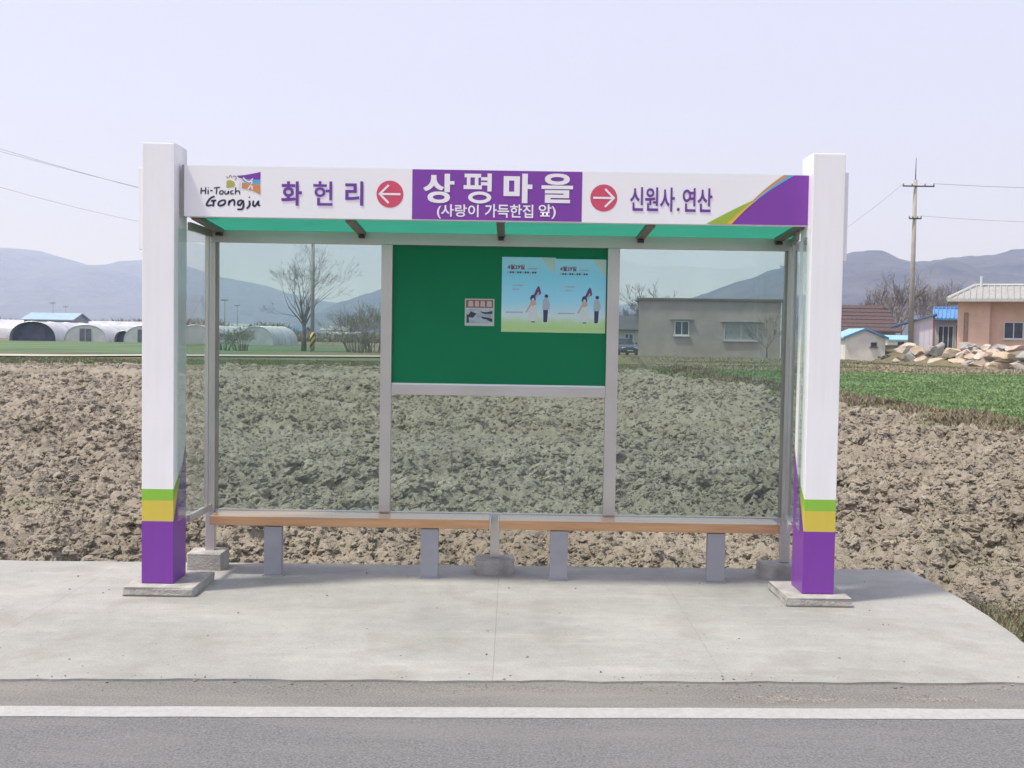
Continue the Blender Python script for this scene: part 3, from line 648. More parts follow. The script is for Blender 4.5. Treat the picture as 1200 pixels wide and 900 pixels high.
def block_glyph(x0, x1, yt, yb):        # the syllable in heavy strokes
    a = at(x0, yb, SY); b = at(x1, yt, SY); g = MB(); X_ = lambda u_: a[0] + u_*(b[0]-a[0]); Z_ = lambda v_: a[2] + v_*(b[2]-a[2])
    for k, (u0_, u1_, v0_, v1_) in enumerate(((.03, .60, .86, .985), (.0, .63, .47, .60), (.11, .235, .59, .87), (.385, .51, .59, .87), (.60, .84, .765, .875), (.60, .84, .60, .71), (.82, .97, .40, 1.0))):
        g.flat([(X_(u0_), Z_(v0_)), (X_(u1_), Z_(v0_)), (X_(u1_), Z_(v1_)), (X_(u0_), Z_(v1_))], yq - .0001*k)
    c_, s_ = [math.cos(2*math.pi*k/40) for k in range(40)], [math.sin(2*math.pi*k/40) for k in range(40)]
    g.add([(X_(.56+.40*c_[k]), yq-.0008, Z_(.195+.20*s_[k])) for k in range(40)] + [(X_(.56+.25*c_[k]), yq-.0008, Z_(.195+.095*s_[k])) for k in range(40)], [(k, (k+1) % 40, 40+(k+1) % 40, 40+k) for k in range(40)])
    return g.build('lettering', WTEXT, sb)
block_glyph(543, 577.5, 203.5, 238)
for ch, x0, x1 in (('상', 496.5, 532), ('마', 590, 624), ('을', 635, 671)): sign_text(ch, x0, x1, 203.5, 238, WTEXT, {'마': .04, '을': .022, '평': .012}.get(ch, .02), yq, {'마': .001, '평': .006}.get(ch, .004))
for ch, x0, x1 in (('(사랑이', 512, 561), ('가득한집', 568, 625), ('앞)', 631, 651.5)): sign_text(ch, x0, x1, 239.5, 256.5 if '(' in ch or ')' in ch else 255.3, WTEXT, .017)
for ch, x0, x1 in (('화', 329.5, 354), ('헌', 367, 390), ('리', 404.5, 426)): sign_text(ch, x0, x1, 212.5, 241, PTEXT, .016 if ch == '헌' else .024)
sign_text('신원사', 738, 791, 219.5, 248, PTEXT, .018)
sign_text('.', 793, 796.5, 243.5, 247.5, PTEXT, .01)
sign_text('연산', 799.5, 835, 220.5, 248.5, PTEXT, .018)
for cx_, cy_, dr in ((457, 227.5, -1), (707.5, 232, 1)):
    c0 = sp(cx_, cy_); r = .0845
    PS(MB().flat([(c0[0]+r*math.cos(a*math.pi/24), c0[1]+r*math.sin(a*math.pi/24)) for a in range(48)], yp), 'arrow_disc', PINK)
    a = MB()
    def bar(p, q, wd=.013):
        p, q = Vector(p), Vector(q); d = (q-p).normalized(); nn = Vector((-d.y, d.x))*wd/2
        a.flat([(p-nn)[:], (q-nn)[:], (q+nn)[:], (p+nn)[:]], yq)
    X = lambda k: c0[0] + dr*k
    bar((X(-.066), c0[1]), (X(.058), c0[1])); a.v = [(x_, y_, z_) for x_, y_, z_ in a.v]
    bar((X(.008), c0[1]+.056), (X(.068), c0[1]-.004)); bar((X(.008), c0[1]-.056), (X(.068), c0[1]+.004))
    for k in range(4): a.v[k] = (a.v[k][0], yq+.0004, a.v[k][2])
    for k in range(4): a.v[8+k] = (a.v[8+k][0], yq+.0008, a.v[8+k][2])
    PS(a, 'arrow', WTEXT)
# sweeping corner graphic at the right end
def curve(p0, p1, p2, n=14): return [tuple((1-t)**2*np.array(p0)+2*t*(1-t)*np.array(p1)+t*t*np.array(p2)) for t in np.linspace(0, 1, n)]
e = SX1 - .002; bt = SZ0 + .003; tp = SZ1 - .002
pa = (sx(858), bt); pb = (sx(931), tp); pm = (sx(884), bt + .17)
ed = curve(pa, pm, pb)
PS(MB().flat(ed + [(e, tp), (e, bt)], yp), 'corner_graphic', PURPLE)
mid = ed[5]
PS(MB().flat([ed[i] for i in range(6, 14)] + [(sx(925), tp), *[tuple(np.array(ed[i]) + (-.022*(i-6)/7 - .004, .004)) for i in range(12, 5, -1)]], yp-.001), 'graphic_blue_stripe', VBLUE)
lo = [tuple(np.array(ed[i]) + (-.026*(i-5)/8 - .004, .005)) for i in range(5, 13)] + [(sx(925), tp)]
hi = [(sx(918), tp)] + [tuple(np.array(ed[i]) + (-.050*(i-5)/8 - .008, .009)) for i in range(12, 4, -1)]
PS(MB().flat(lo + hi, yp-.0005), 'graphic_orange_stripe', VORANGE)
gA = (sx(828), bt)
PS(MB().flat([pa, *ed[1:7]] + curve(tuple(np.array(ed[6])+(-.002, .004)), tuple(np.array(ed[3])+(-.02, .012)), (sx(852), bt)), yp-.0012), 'graphic_gold_stripe', VGOLD)
PS(MB().flat([(sx(852), bt)] + curve((sx(852), bt), tuple(np.array(ed[3])+(-.022, .012)), tuple(np.array(ed[6])+(-.002, .006)))[1:] + curve(tuple(np.array(ed[6])+(-.004, .009)), tuple(np.array(ed[3])+(-.07, .015)), gA), yp-.0014), 'graphic_green_stripe', VGREEN)
# city logo: coloured flag and brush lettering
PS(MB().flat([sp(277, 206), sp(288, 205), sp(297, 203.3), sp(305.5, 201.5), sp(305.2, 210.5), sp(298, 210.5), sp(288, 210), sp(281, 209)], yp), 'logo_purple', PURPLE)
PS(MB().flat([sp(283, 210), sp(290, 210.4), sp(298, 210.7), sp(305.2, 210.7), sp(305, 216), sp(296, 215.2), sp(287, 213.6)], yp-.0005), 'logo_blue', VBLUE)
PS(MB().flat([sp(283, 214), sp(289, 214.6), sp(296, 215.6), sp(305, 216.4), sp(305, 228), sp(299, 224.5), sp(291, 222), sp(283, 220.3)], yp-.001), 'logo_orange', VORANGE)
PS(MB().flat([sp(265.5, 212), sp(270, 211), sp(274.5, 213), sp(275.5, 217), sp(274, 219.3), sp(265.3, 220)], yp), 'logo_olive', VOLIVE)
lg = MB()
for pts in ([(265.5, 206.5), (267, 209)], [(268, 208.5), (270, 205.5), (272, 208.5)], [(272.5, 207.5), (275, 206.2), (277, 208.5), (275, 211)]): lg.stroke([sp(*q) for q in pts], .006, yp)
PS(lg, 'logo_sketch', DSTEEL)
lg = MB()
for pts in ([(280, 222), (280.2, 212), (281.5, 209.5), (283, 212), (282.8, 221)], [(285, 208), (289, 212), (293, 213), (296.5, 209)], [(295.5, 212), (294.6, 216), (290.5, 222)], [(294.8, 216), (295.8, 222.5)]): lg.stroke([sp(*q) for q in pts], .009, yq)
PS(lg, 'logo_figure', WTEXT)
lg = MB()
for pts in ([(236, 219.8), (235.5, 227.5)], [(241.2, 219.3), (240.7, 227.6)], [(235.8, 223.8), (241, 223.2)], [(244, 222.2), (243.8, 227.8)], [(244.1, 219.8), (244.3, 220.4)],
            [(246.3, 223.6), (249.2, 223.2)], [(250.5, 220.4), (258, 219.4)], [(254.2, 220), (253.4, 227.8)], [(260.5, 223.3), (258, 224.2), (257.6, 226.9), (260.6, 227.2), (261.8, 224.4), (260.2, 223.3)],
            [(264, 223.4), (263.6, 226.5), (266, 227.4), (268, 224), (267.8, 227.6)], [(273.5, 223.3), (270.6, 224.4), (270.9, 227.2), (274, 226.8)], [(276.4, 219.4), (275.8, 227.8)], [(276, 225), (279, 223.6), (280.6, 225), (281, 228)]):
    lg.stroke([sp(*q) for q in pts], .0085, yp)
for pts in ([(251.5, 230), (246.5, 232.5), (242.5, 238.5), (243.3, 241), (248.5, 240.2)], [(247.3, 235.6), (253.5, 234.8)], [(250.5, 235.5), (249.8, 242)],
            [(261, 234.4), (257, 236.5), (255.8, 239.8), (258.5, 241), (263, 239), (264, 235.3), (261, 234.4)], [(269, 234.5), (267.8, 241)], [(268.4, 237.5), (272.5, 234.3), (274.8, 236), (274.5, 241.2)],
            [(283.8, 234.3), (279.4, 236), (279, 239.6), (281.8, 240), (284.6, 235)], [(285, 234.5), (285.5, 241), (283.5, 245), (278, 245.3)], [(292, 230.8), (292.6, 231.6)], [(292.2, 235), (292.5, 240.5), (289, 244.6)],
            [(297.2, 235), (296.5, 240), (299, 241.3), (302.6, 236.2)], [(303, 235), (302.6, 239.5), (304.8, 241.2)]):
    lg.stroke([sp(*q) for q in pts], .0135, yp)
PS(lg, 'logo_lettering', INK)

# roof: rafters and green sheets
BXL, BXR, BY0, BY1 = -2.115, 1.965, 7.69, 7.75
raf = [-2.03, -1.05, -.09, .87, 1.82]
RZ0, RZ1 = 2.388, 2.3535                       # underside of the sheets, front and back
def roof_z(y): return RZ0 + (RZ1 - RZ0) * (y - (SY+.072)) / (BY1 - SY - .072)
def slope_bar(x0, x1, y0, y1, d0, d1):
    z0, z1 = roof_z(y0), roof_z(y1)
    return MB().prism_x([(y0, z0+d0), (y1, z1+d0), (y1, z1+d1), (y0, z0+d1)], x0, x1)
for i in range(4): P(slope_bar(raf[i]-.001+(-.07 if i == 0 else .002), raf[i+1]-.001+(.10 if i == 3 else 0), SY+.073, BY1+.12, .001, .007), 'roof_panel', ROOF)
for x in raf: P(slope_bar(x-.026, x+.026, SY+.072, BY0-.001, -.028, -.0005), 'rafter', mat('brown_steel', (.20, .165, .14), .5, .1, 5, metal=.3))
for x in raf: P(MB().box(x-.02, x+.02, BY0-.05, BY0-.002, 2.308, 2.3245), 'rafter_bracket', DARK)
# back frame
P(MB().box(BXL, BXR, BY0, BY1, 2.268, 2.352, bev=.003), 'back_beam', STEEL)
P(MB().box(BXL+.06, BXR-.06, BY0+.012, BY1-.012, .372, .412), 'bottom_rail', STEEL)
for xa, xb in ((-2.125, -2.062), (1.895, 1.958)):
    u_ = P(MB().box(xa, xb, BY0+.001, BY1-.001, .10, 2.2675, bev=.003), 'corner_upright', STEEL)
P(MB().box(-2.062, -2.045, BY0+.015, BY1-.015, .413, 2.267), 'pane_frame', DSTEEL)
P(MB().box(1.878, 1.895, BY0+.015, BY1-.015, .413, 2.267), 'pane_frame', DSTEEL)
ML = (-.915, -.838); MR = (.648, .732)
for xa, xb in (ML, MR): P(MB().box(xa, xb, BY0-.006, BY1-.002, .4125, 2.2675, bev=.003), 'upright', STEEL)
P(MB().box(-.135, -.070, BY0+.003, BY1-.003, .10, .3715, bev=.003), 'centre_leg', STEEL)
for xa, xb, y0, y1, h_ in ((-2.225, -1.985, 7.60, 7.80, .125), (-.235, .030, 7.60, 7.80, .105), (1.748, 2.02, 7.60, 7.80, .10)):
    f = MB().box(xa, xb, y0, y1, -.01, h_, bev=.01); rr_ = random.Random(int(xa*100))
    f.v = [(a+rr_.uniform(-.006, .006), b+rr_.uniform(-.006, .006), c+rr_.uniform(-.005, .002)) for a, b, c in f.v]
    P(f, 'footing', FOOT)
gy0_, gy1_ = 7.716, 7.724
P(MB().box(-2.044, ML[0]-.001, gy0_, gy1_, .413, 2.267), 'glass_pane', GLASS)
P(MB().box(MR[1]+.001, 1.877, gy0_, gy1_, .413, 2.267), 'glass_pane', GLASS)
P(MB().box(ML[1]+.001, MR[0]-.001, gy0_, gy1_, .413, 1.2325), 'glass_pane', GLASS)
bd = P(MB().box(ML[1]+.001, MR[0]-.001, 7.712, 7.735, 1.302, 2.2670), 'notice_board', BOARD)
P(MB().box(ML[1]+.0005, MR[0]-.0005, BY0-.004, BY1-.004, 1.2335, 1.300, bev=.003), 'board_rail', STEEL)
P(MB().box(ML[1]+.001, MR[0]-.001, 7.700, 7.7115, 1.301, 1.314), 'board_trim', WHITE)
# side walls of glass between post and corner
for xg, xf in ((-2.098, -1), (1.829, 1)):
    xc = xg if xf < 0 else xg
    xb_ = (-2.092 if xf < 0 else 1.92)
    # the pane runs from the post's inner face to the corner upright
    pts = [(xg, 6.97), (xb_, BY0)]
    g = MB(); t_ = .006
    g.add([(xg-t_/2, 6.965, .45), (xg+t_/2, 6.965, .45), (xb_+t_/2, BY0-.001, .45), (xb_-t_/2, BY0-.001, .45), (xg-t_/2, 6.965, 2.30), (xg+t_/2, 6.965, 2.30), (xb_+t_/2, BY0-.001, 2.30), (xb_-t_/2, BY0-.001, 2.30)],
          [(3, 2, 1, 0), (4, 5, 6, 7), (0, 1, 5, 4), (1, 2, 6, 5), (2, 3, 7, 6), (3, 0, 4, 7)])
    P(g, 'side_pane', SIDEGLASS)
    for za, zb, nm in ((.405, .4495, 'side_bottom_rail'), (2.301, 2.352, 'side_top_rail')):
        g = MB(); t_ = .022; ys_ = 7.192
        g.add([(xg-t_/2, ys_, za), (xg+t_/2, ys_, za), (xb_+t_/2, BY0-.001, za), (xb_-t_/2, BY0-.001, za), (xg-t_/2, ys_, zb), (xg+t_/2, ys_, zb), (xb_+t_/2, BY0-.001, zb), (xb_-t_/2, BY0-.001, zb)],
              [(3, 2, 1, 0), (4, 5, 6, 7), (0, 1, 5, 4), (1, 2, 6, 5), (2, 3, 7, 6), (3, 0, 4, 7)])
        P(g, nm, STEEL if za < 1 else DSTEEL)
    for y_ in (7.60,):
        xm = xg + (xb_-xg)*(y_-6.97)/(BY0-6.97)
        P(MB().box(xm-.012, xm+.012, y_-.015, y_+.015, .45, 2.30), 'side_upright', STEEL)

# ------------------------------------------------------------------ benches
def bench(x0, x1, legs, label):
    t = thing('bench', label, 'bench', ((x0+x1)/2, 7.57, 0), 0, 'wooden benches in the bus shelter'); c = (x0+x1)/2
    for k in range(3):
        y0 = -.12 + k*.0845
        MB().box(x0-c+.006, x1-c-.006, y0, y0+.079, .342, .406, bev=.006).build('seat_plank', WOOD, t)
    for xl in legs:
        lb = MB().box(xl-c-.06, xl-c+.06, -.112, -.052, .0085, .337, bev=.004).build('leg', LEGM, t)
        MB().box(xl-c-.068, xl-c+.068, -.122, -.042, 0.0005, .008).build('foot_plate', LEGM, lb)
    for xe in (x0, x1): MB().box(xe-c-.0055, xe-c+.0055, -.118, .128, .340, .403).build('end_cap', STEEL, t)
    MB().box(x0-c+.05, x1-c-.05, -.04, .04, .3375, .3415).build('seat_rail', LEGM, t)
    return t
bench(-2.03, -.132, (-1.603, -.542), 'long wooden bench on grey metal legs, left one of the pair inside the shelter')
bench(-.076, 1.826, (.336, 1.402), 'long wooden bench on grey metal legs, right one of the pair inside the shelter')

# ------------------------------------------------------------------ posters on the board
def poster_mat():
    m, t, b = principled('poster_print'); b.inputs['Roughness'].default_value = .35
    tc = t.nodes.new('ShaderNodeTexCoord'); s_ = t.nodes.new('ShaderNodeSeparateXYZ'); t.links.new(tc.outputs['Generated'], s_.inputs[0])
    n = t.nodes.new('ShaderNodeTexNoise'); n.inputs['Scale'].default_value = 4; t.links.new(tc.outputs['Generated'], n.inputs['Vector'])
    a = t.nodes.new('ShaderNodeMath'); a.operation = 'MULTIPLY_ADD'; a.inputs[1].default_value = .08; t.links.new(n.outputs[0], a.inputs[0]); t.links.new(s_.outputs[2], a.inputs[2])
    r = t.nodes.new('ShaderNodeValToRGB'); e = r.color_ramp.elements
    for p, c in ((.0, (.52, .70, .42)), (.10, (.46, .68, .26)), (.18, (.50, .72, .40)), (.26, (.66, .78, .82)), (.45, (.37, .76, .98)), (.8, (.27, .72, .98)), (1.0, (.37, .76, .95))):
        if p == 0: e[0].position = 0; e[0].color = (*c, 1)
        elif p == 1: e[len(e)-1].position = 1; e[len(e)-1].color = (*c, 1)
        else: q = e.new(p); q.color = (*c, 1)
    t.links.new(a.outputs[0], r.inputs[0]); t.links.new(r.outputs[0], b.inputs['Base Color']); return m
PM = poster_mat()
PDARK = mat('poster_navy', (.045, .05, .13), .4, .1, 3); PRED = mat('poster_red', (.28, .05, .10), .4, .1, 3); PWHITE = mat('poster_white', (.66, .72, .72), .4, .05, 3)
PSKIN = mat('poster_skin', (.62, .42, .36), .4, .05, 3); PPEACH = mat('poster_peach', (.52, .66, .62), .4, .05, 3); PGREY = mat('poster_grey', (.42, .48, .55), .4, .1, 3); PPURP = mat('poster_violet', (.12, .06, .22), .4, .1, 3)
def poster(x0, x1, z0, z1, ylay, label):
    W = x1-x0; Hh = z1-z0
    o = MB().box(-W/2, W/2, -.001, .001, 0, Hh).build('poster', PM); o.location = ((x0+x1)/2, ylay, z0); tag(o, label, 'poster', 'pale blue posters on the green board')
    q = lambda fx, fz: (-W/2 + fx*W, Hh*(1-fz))
    ms = [PPEACH, PWHITE, PGREY, PDARK, PSKIN, PPURP]
    pr = MB(); p2 = MB()
    # girl with raised arm
    pr.flat([q(.56, .58), q(.62, .58), q(.68, .80), q(.66, .85), q(.53, .85), q(.50, .80)], -.0018, 1)
    pr.flat([q(.55, .57), q(.63, .56), q(.65, .63), q(.58, .65), q(.53, .63)], -.0019, 4)
    pr.flat([q(.45, .73), q(.55, .60), q(.57, .62), q(.475, .74)], -.002, 4)
    pr.flat([q(.53, .555), q(.55, .51), q(.59, .495), q(.63, .52), q(.64, .565), q(.62, .58), q(.60, .54), q(.57, .55), q(.55, .58)], -.0022, 3)
    pr.flat([q(.565, .555), q(.58, .535), q(.605, .54), q(.61, .57), q(.59, .58)], -.0021, 1)
    pr.flat([q(.60, .50), q(.655, .41), q(.685, .38), q(.71, .40), q(.735, .47), q(.72, .50), q(.66, .49), q(.63, .52)], -.0023, 5)
    pr.flat([q(.655, .50), q(.68, .455), q(.70, .47), q(.69, .51), q(.655, .545)], -.0024, 4)
    # boy
    p2.flat([q(.77, .57), q(.80, .545), q(.86, .545), q(.905, .62), q(.90, .68), q(.87, .70), q(.765, .70)], -.0018, 2)
    p2.flat([q(.78, .70), q(.87, .70), q(.855, .86), q(.815, .865), q(.785, .86)], -.0019, 3)
    p2.flat([q(.80, .53), q(.805, .50), q(.835, .49), q(.865, .50), q(.87, .53), q(.84, .54)], -.002, 3)
    pr.flat([q(.56, .855), q(.63, .855), q(.63, .868), q(.56, .868)], -.0018, 3)
    pr.build('printed_girl', ms, o); p2.build('printed_boy', ms, o)
    MB().flat([q(.74, .005), q(.995, .005), q(.995, .22), q(.9, .17), q(.82, .08)], -.0014).build('printed_cloud', PPEACH, o)
    text('4월29일', *sum(([q(a, 0)[0]] for a in (.10, .42)), []), q(0, .165)[1], q(0, .10)[1], -.0018, PRED, o, .03)
    for k in range(12): MB().flat([q(.10+k*.046, .216), q(.134+k*.046, .216), q(.134+k*.046, .192), q(.10+k*.046, .192)], -.0018).build('small_print', PDARK if k % 3 else PGREY, o)
    for fx0, fx1, fz in ((.48, .66, .15), (.2, .40, .375), (.2, .33, .425), (.08, .40, .735)): MB().flat([q(fx0, fz+.010), q(fx1, fz+.010), q(fx1, fz-.006), q(fx0, fz-.006)], -.0016).build('small_print', PGREY, o)
    return o
poster(-.082, .290, 1.680, 2.198, 7.7098, 'pale blue poster with two printed figures, left one of the pair, beside the small notice')
poster(.284, .640, 1.679, 2.190, 7.7062, 'pale blue poster with two printed figures, right one of the pair, touching the steel upright')
nt_ = MB().box(-.102, .102, -.001, .001, 0, .188).build('notice', mat('notice_paper', (.52, .56, .53), .4, .05, 4)); nt_.location = (-.233, 7.7098, 1.718)
tag(nt_, 'small square notice with red header pinned on the green board', 'notice')
NRED = mat('notice_red', (.28, .085, .09), .4, .1, 3)
MB().flat([(-.094, .125), (.094, .125), (.094, .180), (-.094, .180)], -.0014).build('header', NRED, nt_)
NP = mat('notice_pale', (.55, .45, .42), .4, .05, 3)
for k, (xa_, wd_) in enumerate(((-.080, .036), (-.034, .030), (.004, .034), (.048, .036))):
    MB().flat([(xa_, .134), (xa_+wd_, .132), (xa_+wd_*.95, .171), (xa_+wd_*.1, .173)], -.0018).build('header_print', NP, nt_)
nm = MB()
for poly, k in (([(-.09, .018), (.09, .018), (.09, .118), (-.09, .118)], 0), ([(-.09, .06), (-.06, .10), (-.02, .085), (-.045, .055), (-.075, .06)], 1), ([(-.09, .02), (-.072, .02), (-.075, .07), (-.09, .085)], 1),
                ([(.0, .10), (.05, .095), (.09, .105), (.09, .085), (.03, .083)], 1), ([(.01, .066), (.06, .058), (.09, .05), (.09, .028), (.075, .03), (.05, .045), (.02, .05)], 1), ([(-.03, .03), (0, .045), (.025, .03), (.0, .024)], 2)):
    nm.flat(poly, -.0014 - .0003*k - .0001*len(nm.f), k)
nm.build('printed_photo', [mat('notice_photo', (.40, .47, .54), .4, .3, 22), mat('notice_dark', (.03, .045, .055), .4, .2, 20), PGREY], nt_)

# ================================================================== BEYOND THE FIELD
# ------------------------------------------------------------------ trees
def branch_mesh(mb, p, d, L, r, depth, rg, par):
    n = 3 if depth > 1 else 2
    pts = [p]; rads = [r]; q = p.copy(); dd = d.copy()
    for i in range(n):
        dd = (dd + Vector((rg.gauss(0, 1), rg.gauss(0, 1), rg.gauss(0, 1))) * par['wig'] + Vector((0, 0, par['up']))).normalized()
        q = q + dd * (L / n); pts.append(q.copy()); rads.append(max(par['rmin'], r * (1 - (1 - par['tap']) * (i+1) / n)))
    mb.tube(pts, rads, 5 if r > .05 else 3, cap=False)
    if depth <= 0: return
    k = par['kids'] if depth > 1 else par['kids'] + 1
    for j in range(k):
        t = rg.uniform(.35, 1.0) if j else 1.0
        seg = min(n-1, int(t*n)); bp = pts[seg].lerp(pts[seg+1], t*n-seg)
        a = Vector((rg.gauss(0, 1), rg.gauss(0, 1), rg.gauss(0, 1))); a = (a - dd * a.dot(dd)).normalized()
        an = math.radians(rg.uniform(*par['ang'])) * (.5 if j == 0 else 1)
        nd = (dd * math.cos(an) + a * math.sin(an)).normalized()
        branch_mesh(mb, bp, nd, L * rg.uniform(.55, .85), max(par['rmin'], rads[seg+1] * rg.uniform(.55, .8)), depth-1, rg, par)
def bare_tree(name, label, loc, H, trunk_h, nl, spread, seed, depth=4, r=.16, m=TWIG, group=None, kids=3, rmin=.009, cat='tree'):
    rg = random.Random(seed); t = thing(name, label, cat, loc, 0, group)
    tr = MB(); tr.tube([(0, 0, -.1), (.02*H*.1, 0, trunk_h*.5), (.0, .02, trunk_h)], [r*1.25, r, r*.85], 8); tr.build('trunk', BARK, t, True)
    cr = MB(); par = dict(wig=.085, up=.035, tap=.6, rmin=rmin, kids=kids, ang=(18, 40))
    for i in range(nl):
        a = 2*math.pi*(i + rg.uniform(-.2, .2))/nl; el = math.radians(spread[0] + (spread[1]-spread[0]) * ((i*5) % nl) / max(1, nl-1) + rg.uniform(-3, 3))
        if i == 0: el = math.radians(86)
        d = Vector((math.cos(a)*math.cos(el), math.sin(a)*math.cos(el), math.sin(el)))
        branch_mesh(cr, Vector((0, 0, trunk_h*rg.uniform(.82, 1.0))), d, (H - trunk_h)*rg.uniform(.34, .46), r*rg.uniform(.4, .6), depth, rg, par)
    zmax = max(v[2] for v in cr.v); k = (H-trunk_h) / max(.1, zmax-trunk_h)
    cr.v = [(x*min(1.15, k), y*min(1.15, k), trunk_h + (z-trunk_h)*k if z > trunk_h else z) for x, y, z in cr.v]
    cr.build('crown', m, t); return t
def gp(x, Y, dz=0): p = at(x, 400, Y); return (p[0], Y, float(gz(p[0], Y)) + dz)
bare_tree('bare_tree', 'tall bare tree with fanning limbs beside the striped utility pole', gp(356, 100), 10.9, 2.6, 13, (44, 78), 15, 6, .21, TWIG, kids=2, rmin=.011)
bare_tree('sapling', 'thin bare sapling before the right end of the brown house wall', gp(899, 84), 3.6, .8, 5, (40, 80), 5, 3, .05, TWIG, kids=3, rmin=.011)
for i, (x, Y, H, s_) in enumerate(((1012, 120, 6.0, 31), (1030, 124, 8.0, 32), (1048, 118, 8.4, 33), (1056, 128, 7.2, 34), (1083, 121, 7.0, 35), (1100, 126, 9.2, 36), (1112, 130, 8.0, 37))):
    bare_tree('bare_tree', ['short bare tree rising just left of the village behind the red-brown roof', 'bare tree second from left behind the red-brown roof', 'bare tree just left of the tall concrete pole', 'small bare tree right behind the tall concrete pole base',
              'bare tree above the lavender shed', 'slender bare tree above the blue tiled roof', 'bare tree behind the left eave of the peach house'][i], gp(x, Y), H, 1.6, 6, (42, 78), s_, 4, .13, TWIGP if i % 2 else TWIG, 'bare trees behind the village houses', 3, .02)
for i, (x, Y, H, s_) in enumerate(((735, 118, 5.2, 41), (760, 116, 7.6, 42))):
    bare_tree('bare_tree', ['small bare tree above the dark-roofed house by the parked car', 'bare tree behind the left corner of the brown house'][i], gp(x, Y), H, 1.5, 6, (42, 78), s_, 4, .12, TWIG, 'bare trees behind the brown house', 3, .018)
def shrub(name, label, loc, H, W, n, seed, m, group=None):
    rg = random.Random(seed); t = thing(name, label, 'shrub', loc, 0, group); st = MB(); cr = MB(); par = dict(wig=.2, up=.05, tap=.5, rmin=.009, kids=3, ang=(18, 45))
    for i in range(n):
        a = rg.uniform(0, 6.28); rr = W*.22*math.sqrt(rg.random()); el = math.radians(rg.uniform(52, 88)); p = Vector((rr*math.cos(a), rr*math.sin(a), 0))
        d = Vector((math.cos(a)*math.cos(el), math.sin(a)*math.cos(el), math.sin(el))); q = p + d*H*.25
        st.tube([p - Vector((0, 0, .1)), q], [.035, .025], 5, cap=False); branch_mesh(cr, q, d, H*rg.uniform(.26, .38), .024, 3, rg, par)
    zm = max(v[2] for v in cr.v); cr.v = [(x, y, z*H/zm) for x, y, z in cr.v]
    st.build('stems', BARK, t); cr.build('crown', m, t); return t
shrub('bare_shrub', 'wide olive-brown bushy shrub by the left steel upright', gp(418, 98), 4.3, 5.0, 34, 51, TWIGO)
shrub('bare_shrub', 'wide olive-brown bushy shrub mostly behind the left edge of the green board', gp(440, 101), 4.9, 4.6, 30, 52, TWIGO)
shrub('bare_shrub', 'low greenish shrub before the dome-shaped greenhouse, left of the bare tree', gp(282, 96), 2.4, 2.6, 20, 53, mat('green_twig', (.15, .18, .09), .9, .25, 8))
shrub('bare_shrub', 'low greenish shrub nearest the left corner upright', gp(262, 97), 2.0, 2.6, 18, 54, MATS['green_twig'])

# ------------------------------------------------------------------ poles and wires
def pole(name, label, loc, H, r=.17, arms=(), hazard=False, group=None, mast=0):
    t = thing(name, label, 'utility pole', loc, 0, group)
    MB().tube([(0, 0, -.3), (0, 0, H*.5), (0, 0, H)], [r, r*.85, r*.65], 10).build('shaft', POLEC, t, True)
    for (z, w_, ox) in arms:
        a = MB().box(ox-w_/2, ox+w_/2, -r*.6-.1, -r*.6, z-.05, z+.05).build('crossarm', DARK, t)
        for k in (-.48, -.2, .2, .48):
            MB().tube([(ox+k*w_, -r*.6-.05, z+.051), (ox+k*w_, -r*.6-.05, z+.14), (ox+k*w_, -r*.6-.05, z+.22)], [.05, .075, .035], 6).build('insulator', mat('porcelain', (.25, .22, .2), .3, .1, 4), a)
    if mast: MB().tube([(0, 0, H), (0, 0, H+mast)], [.05, .02], 5).build('tip_rod', DARK, t)
    if hazard:
        m, tt, b = principled('hazard_stripes'); tc = tt.nodes.new('ShaderNodeTexCoord'); s_ = tt.nodes.new('ShaderNodeSeparateXYZ'); tt.links.new(tc.outputs['Object'], s_.inputs[0])
        a = tt.nodes.new('ShaderNodeMath'); a.operation = 'MULTIPLY_ADD'; a.inputs[1].default_value = -1.5; tt.links.new(s_.outputs[0], a.inputs[0]); tt.links.new(s_.outputs[2], a.inputs[2])
        f = tt.nodes.new('ShaderNodeMath'); f.operation = 'PINGPONG'; f.inputs[1].default_value = .31; tt.links.new(a.outputs[0], f.inputs[0])
        g = tt.nodes.new('ShaderNodeMath'); g.operation = 'GREATER_THAN'; g.inputs[1].default_value = .155; tt.links.new(f.outputs[0], g.inputs[0])
        x = tt.nodes.new('ShaderNodeMix'); x.data_type = 'RGBA'; x.inputs[6].default_value = (.025, .025, .025, 1); x.inputs[7].default_value = (.70, .50, .03, 1); tt.links.new(g.outputs[0], x.inputs[0]); tt.links.new(x.outputs[2], b.inputs['Base Color'])
        MB().tube([(0, 0, .35), (0, 0, 1.75)], [r*1.18, r*1.14], 16).build('hazard_wrap', m, t, True)
    return t
pA = gp(366, 99); pole('utility_pole', 'grey concrete utility pole with yellow and black striped wrap beside the bare tree', pA, 11.6, .19, ((11.2, 1.8, 0), (9.6, 1.2, 0)), True)
pB = gp(1067, 92); pole('utility_pole', 'tall pale concrete utility pole with crossarms beside the lavender shed', pB, 13.9, .22, ((13.35, 2.6, .2), (10.7, 1.0, 0)), mast=1.8)
pC = (-30.0, 45.0, float(gz(-30, 45))); pole('utility_pole', 'nearer concrete utility pole left of the greenhouses', pC, 11.9, .17, ((11.5, 1.8, 0), (10.0, 1.2, 0)))
pD = gp(919, 150); pole('utility_pole', 'thin far utility pole at the right edge of the right glass pane', pD, 10.8, .15, ((10.4, 1.6, 0),))
pE = (64.0, 80.0, 1.15); pole('utility_pole', 'concrete utility pole behind the peach house', pE, 12.6, .18, ((12.2, 2.0, 0), (10.3, 1.0, 0)))
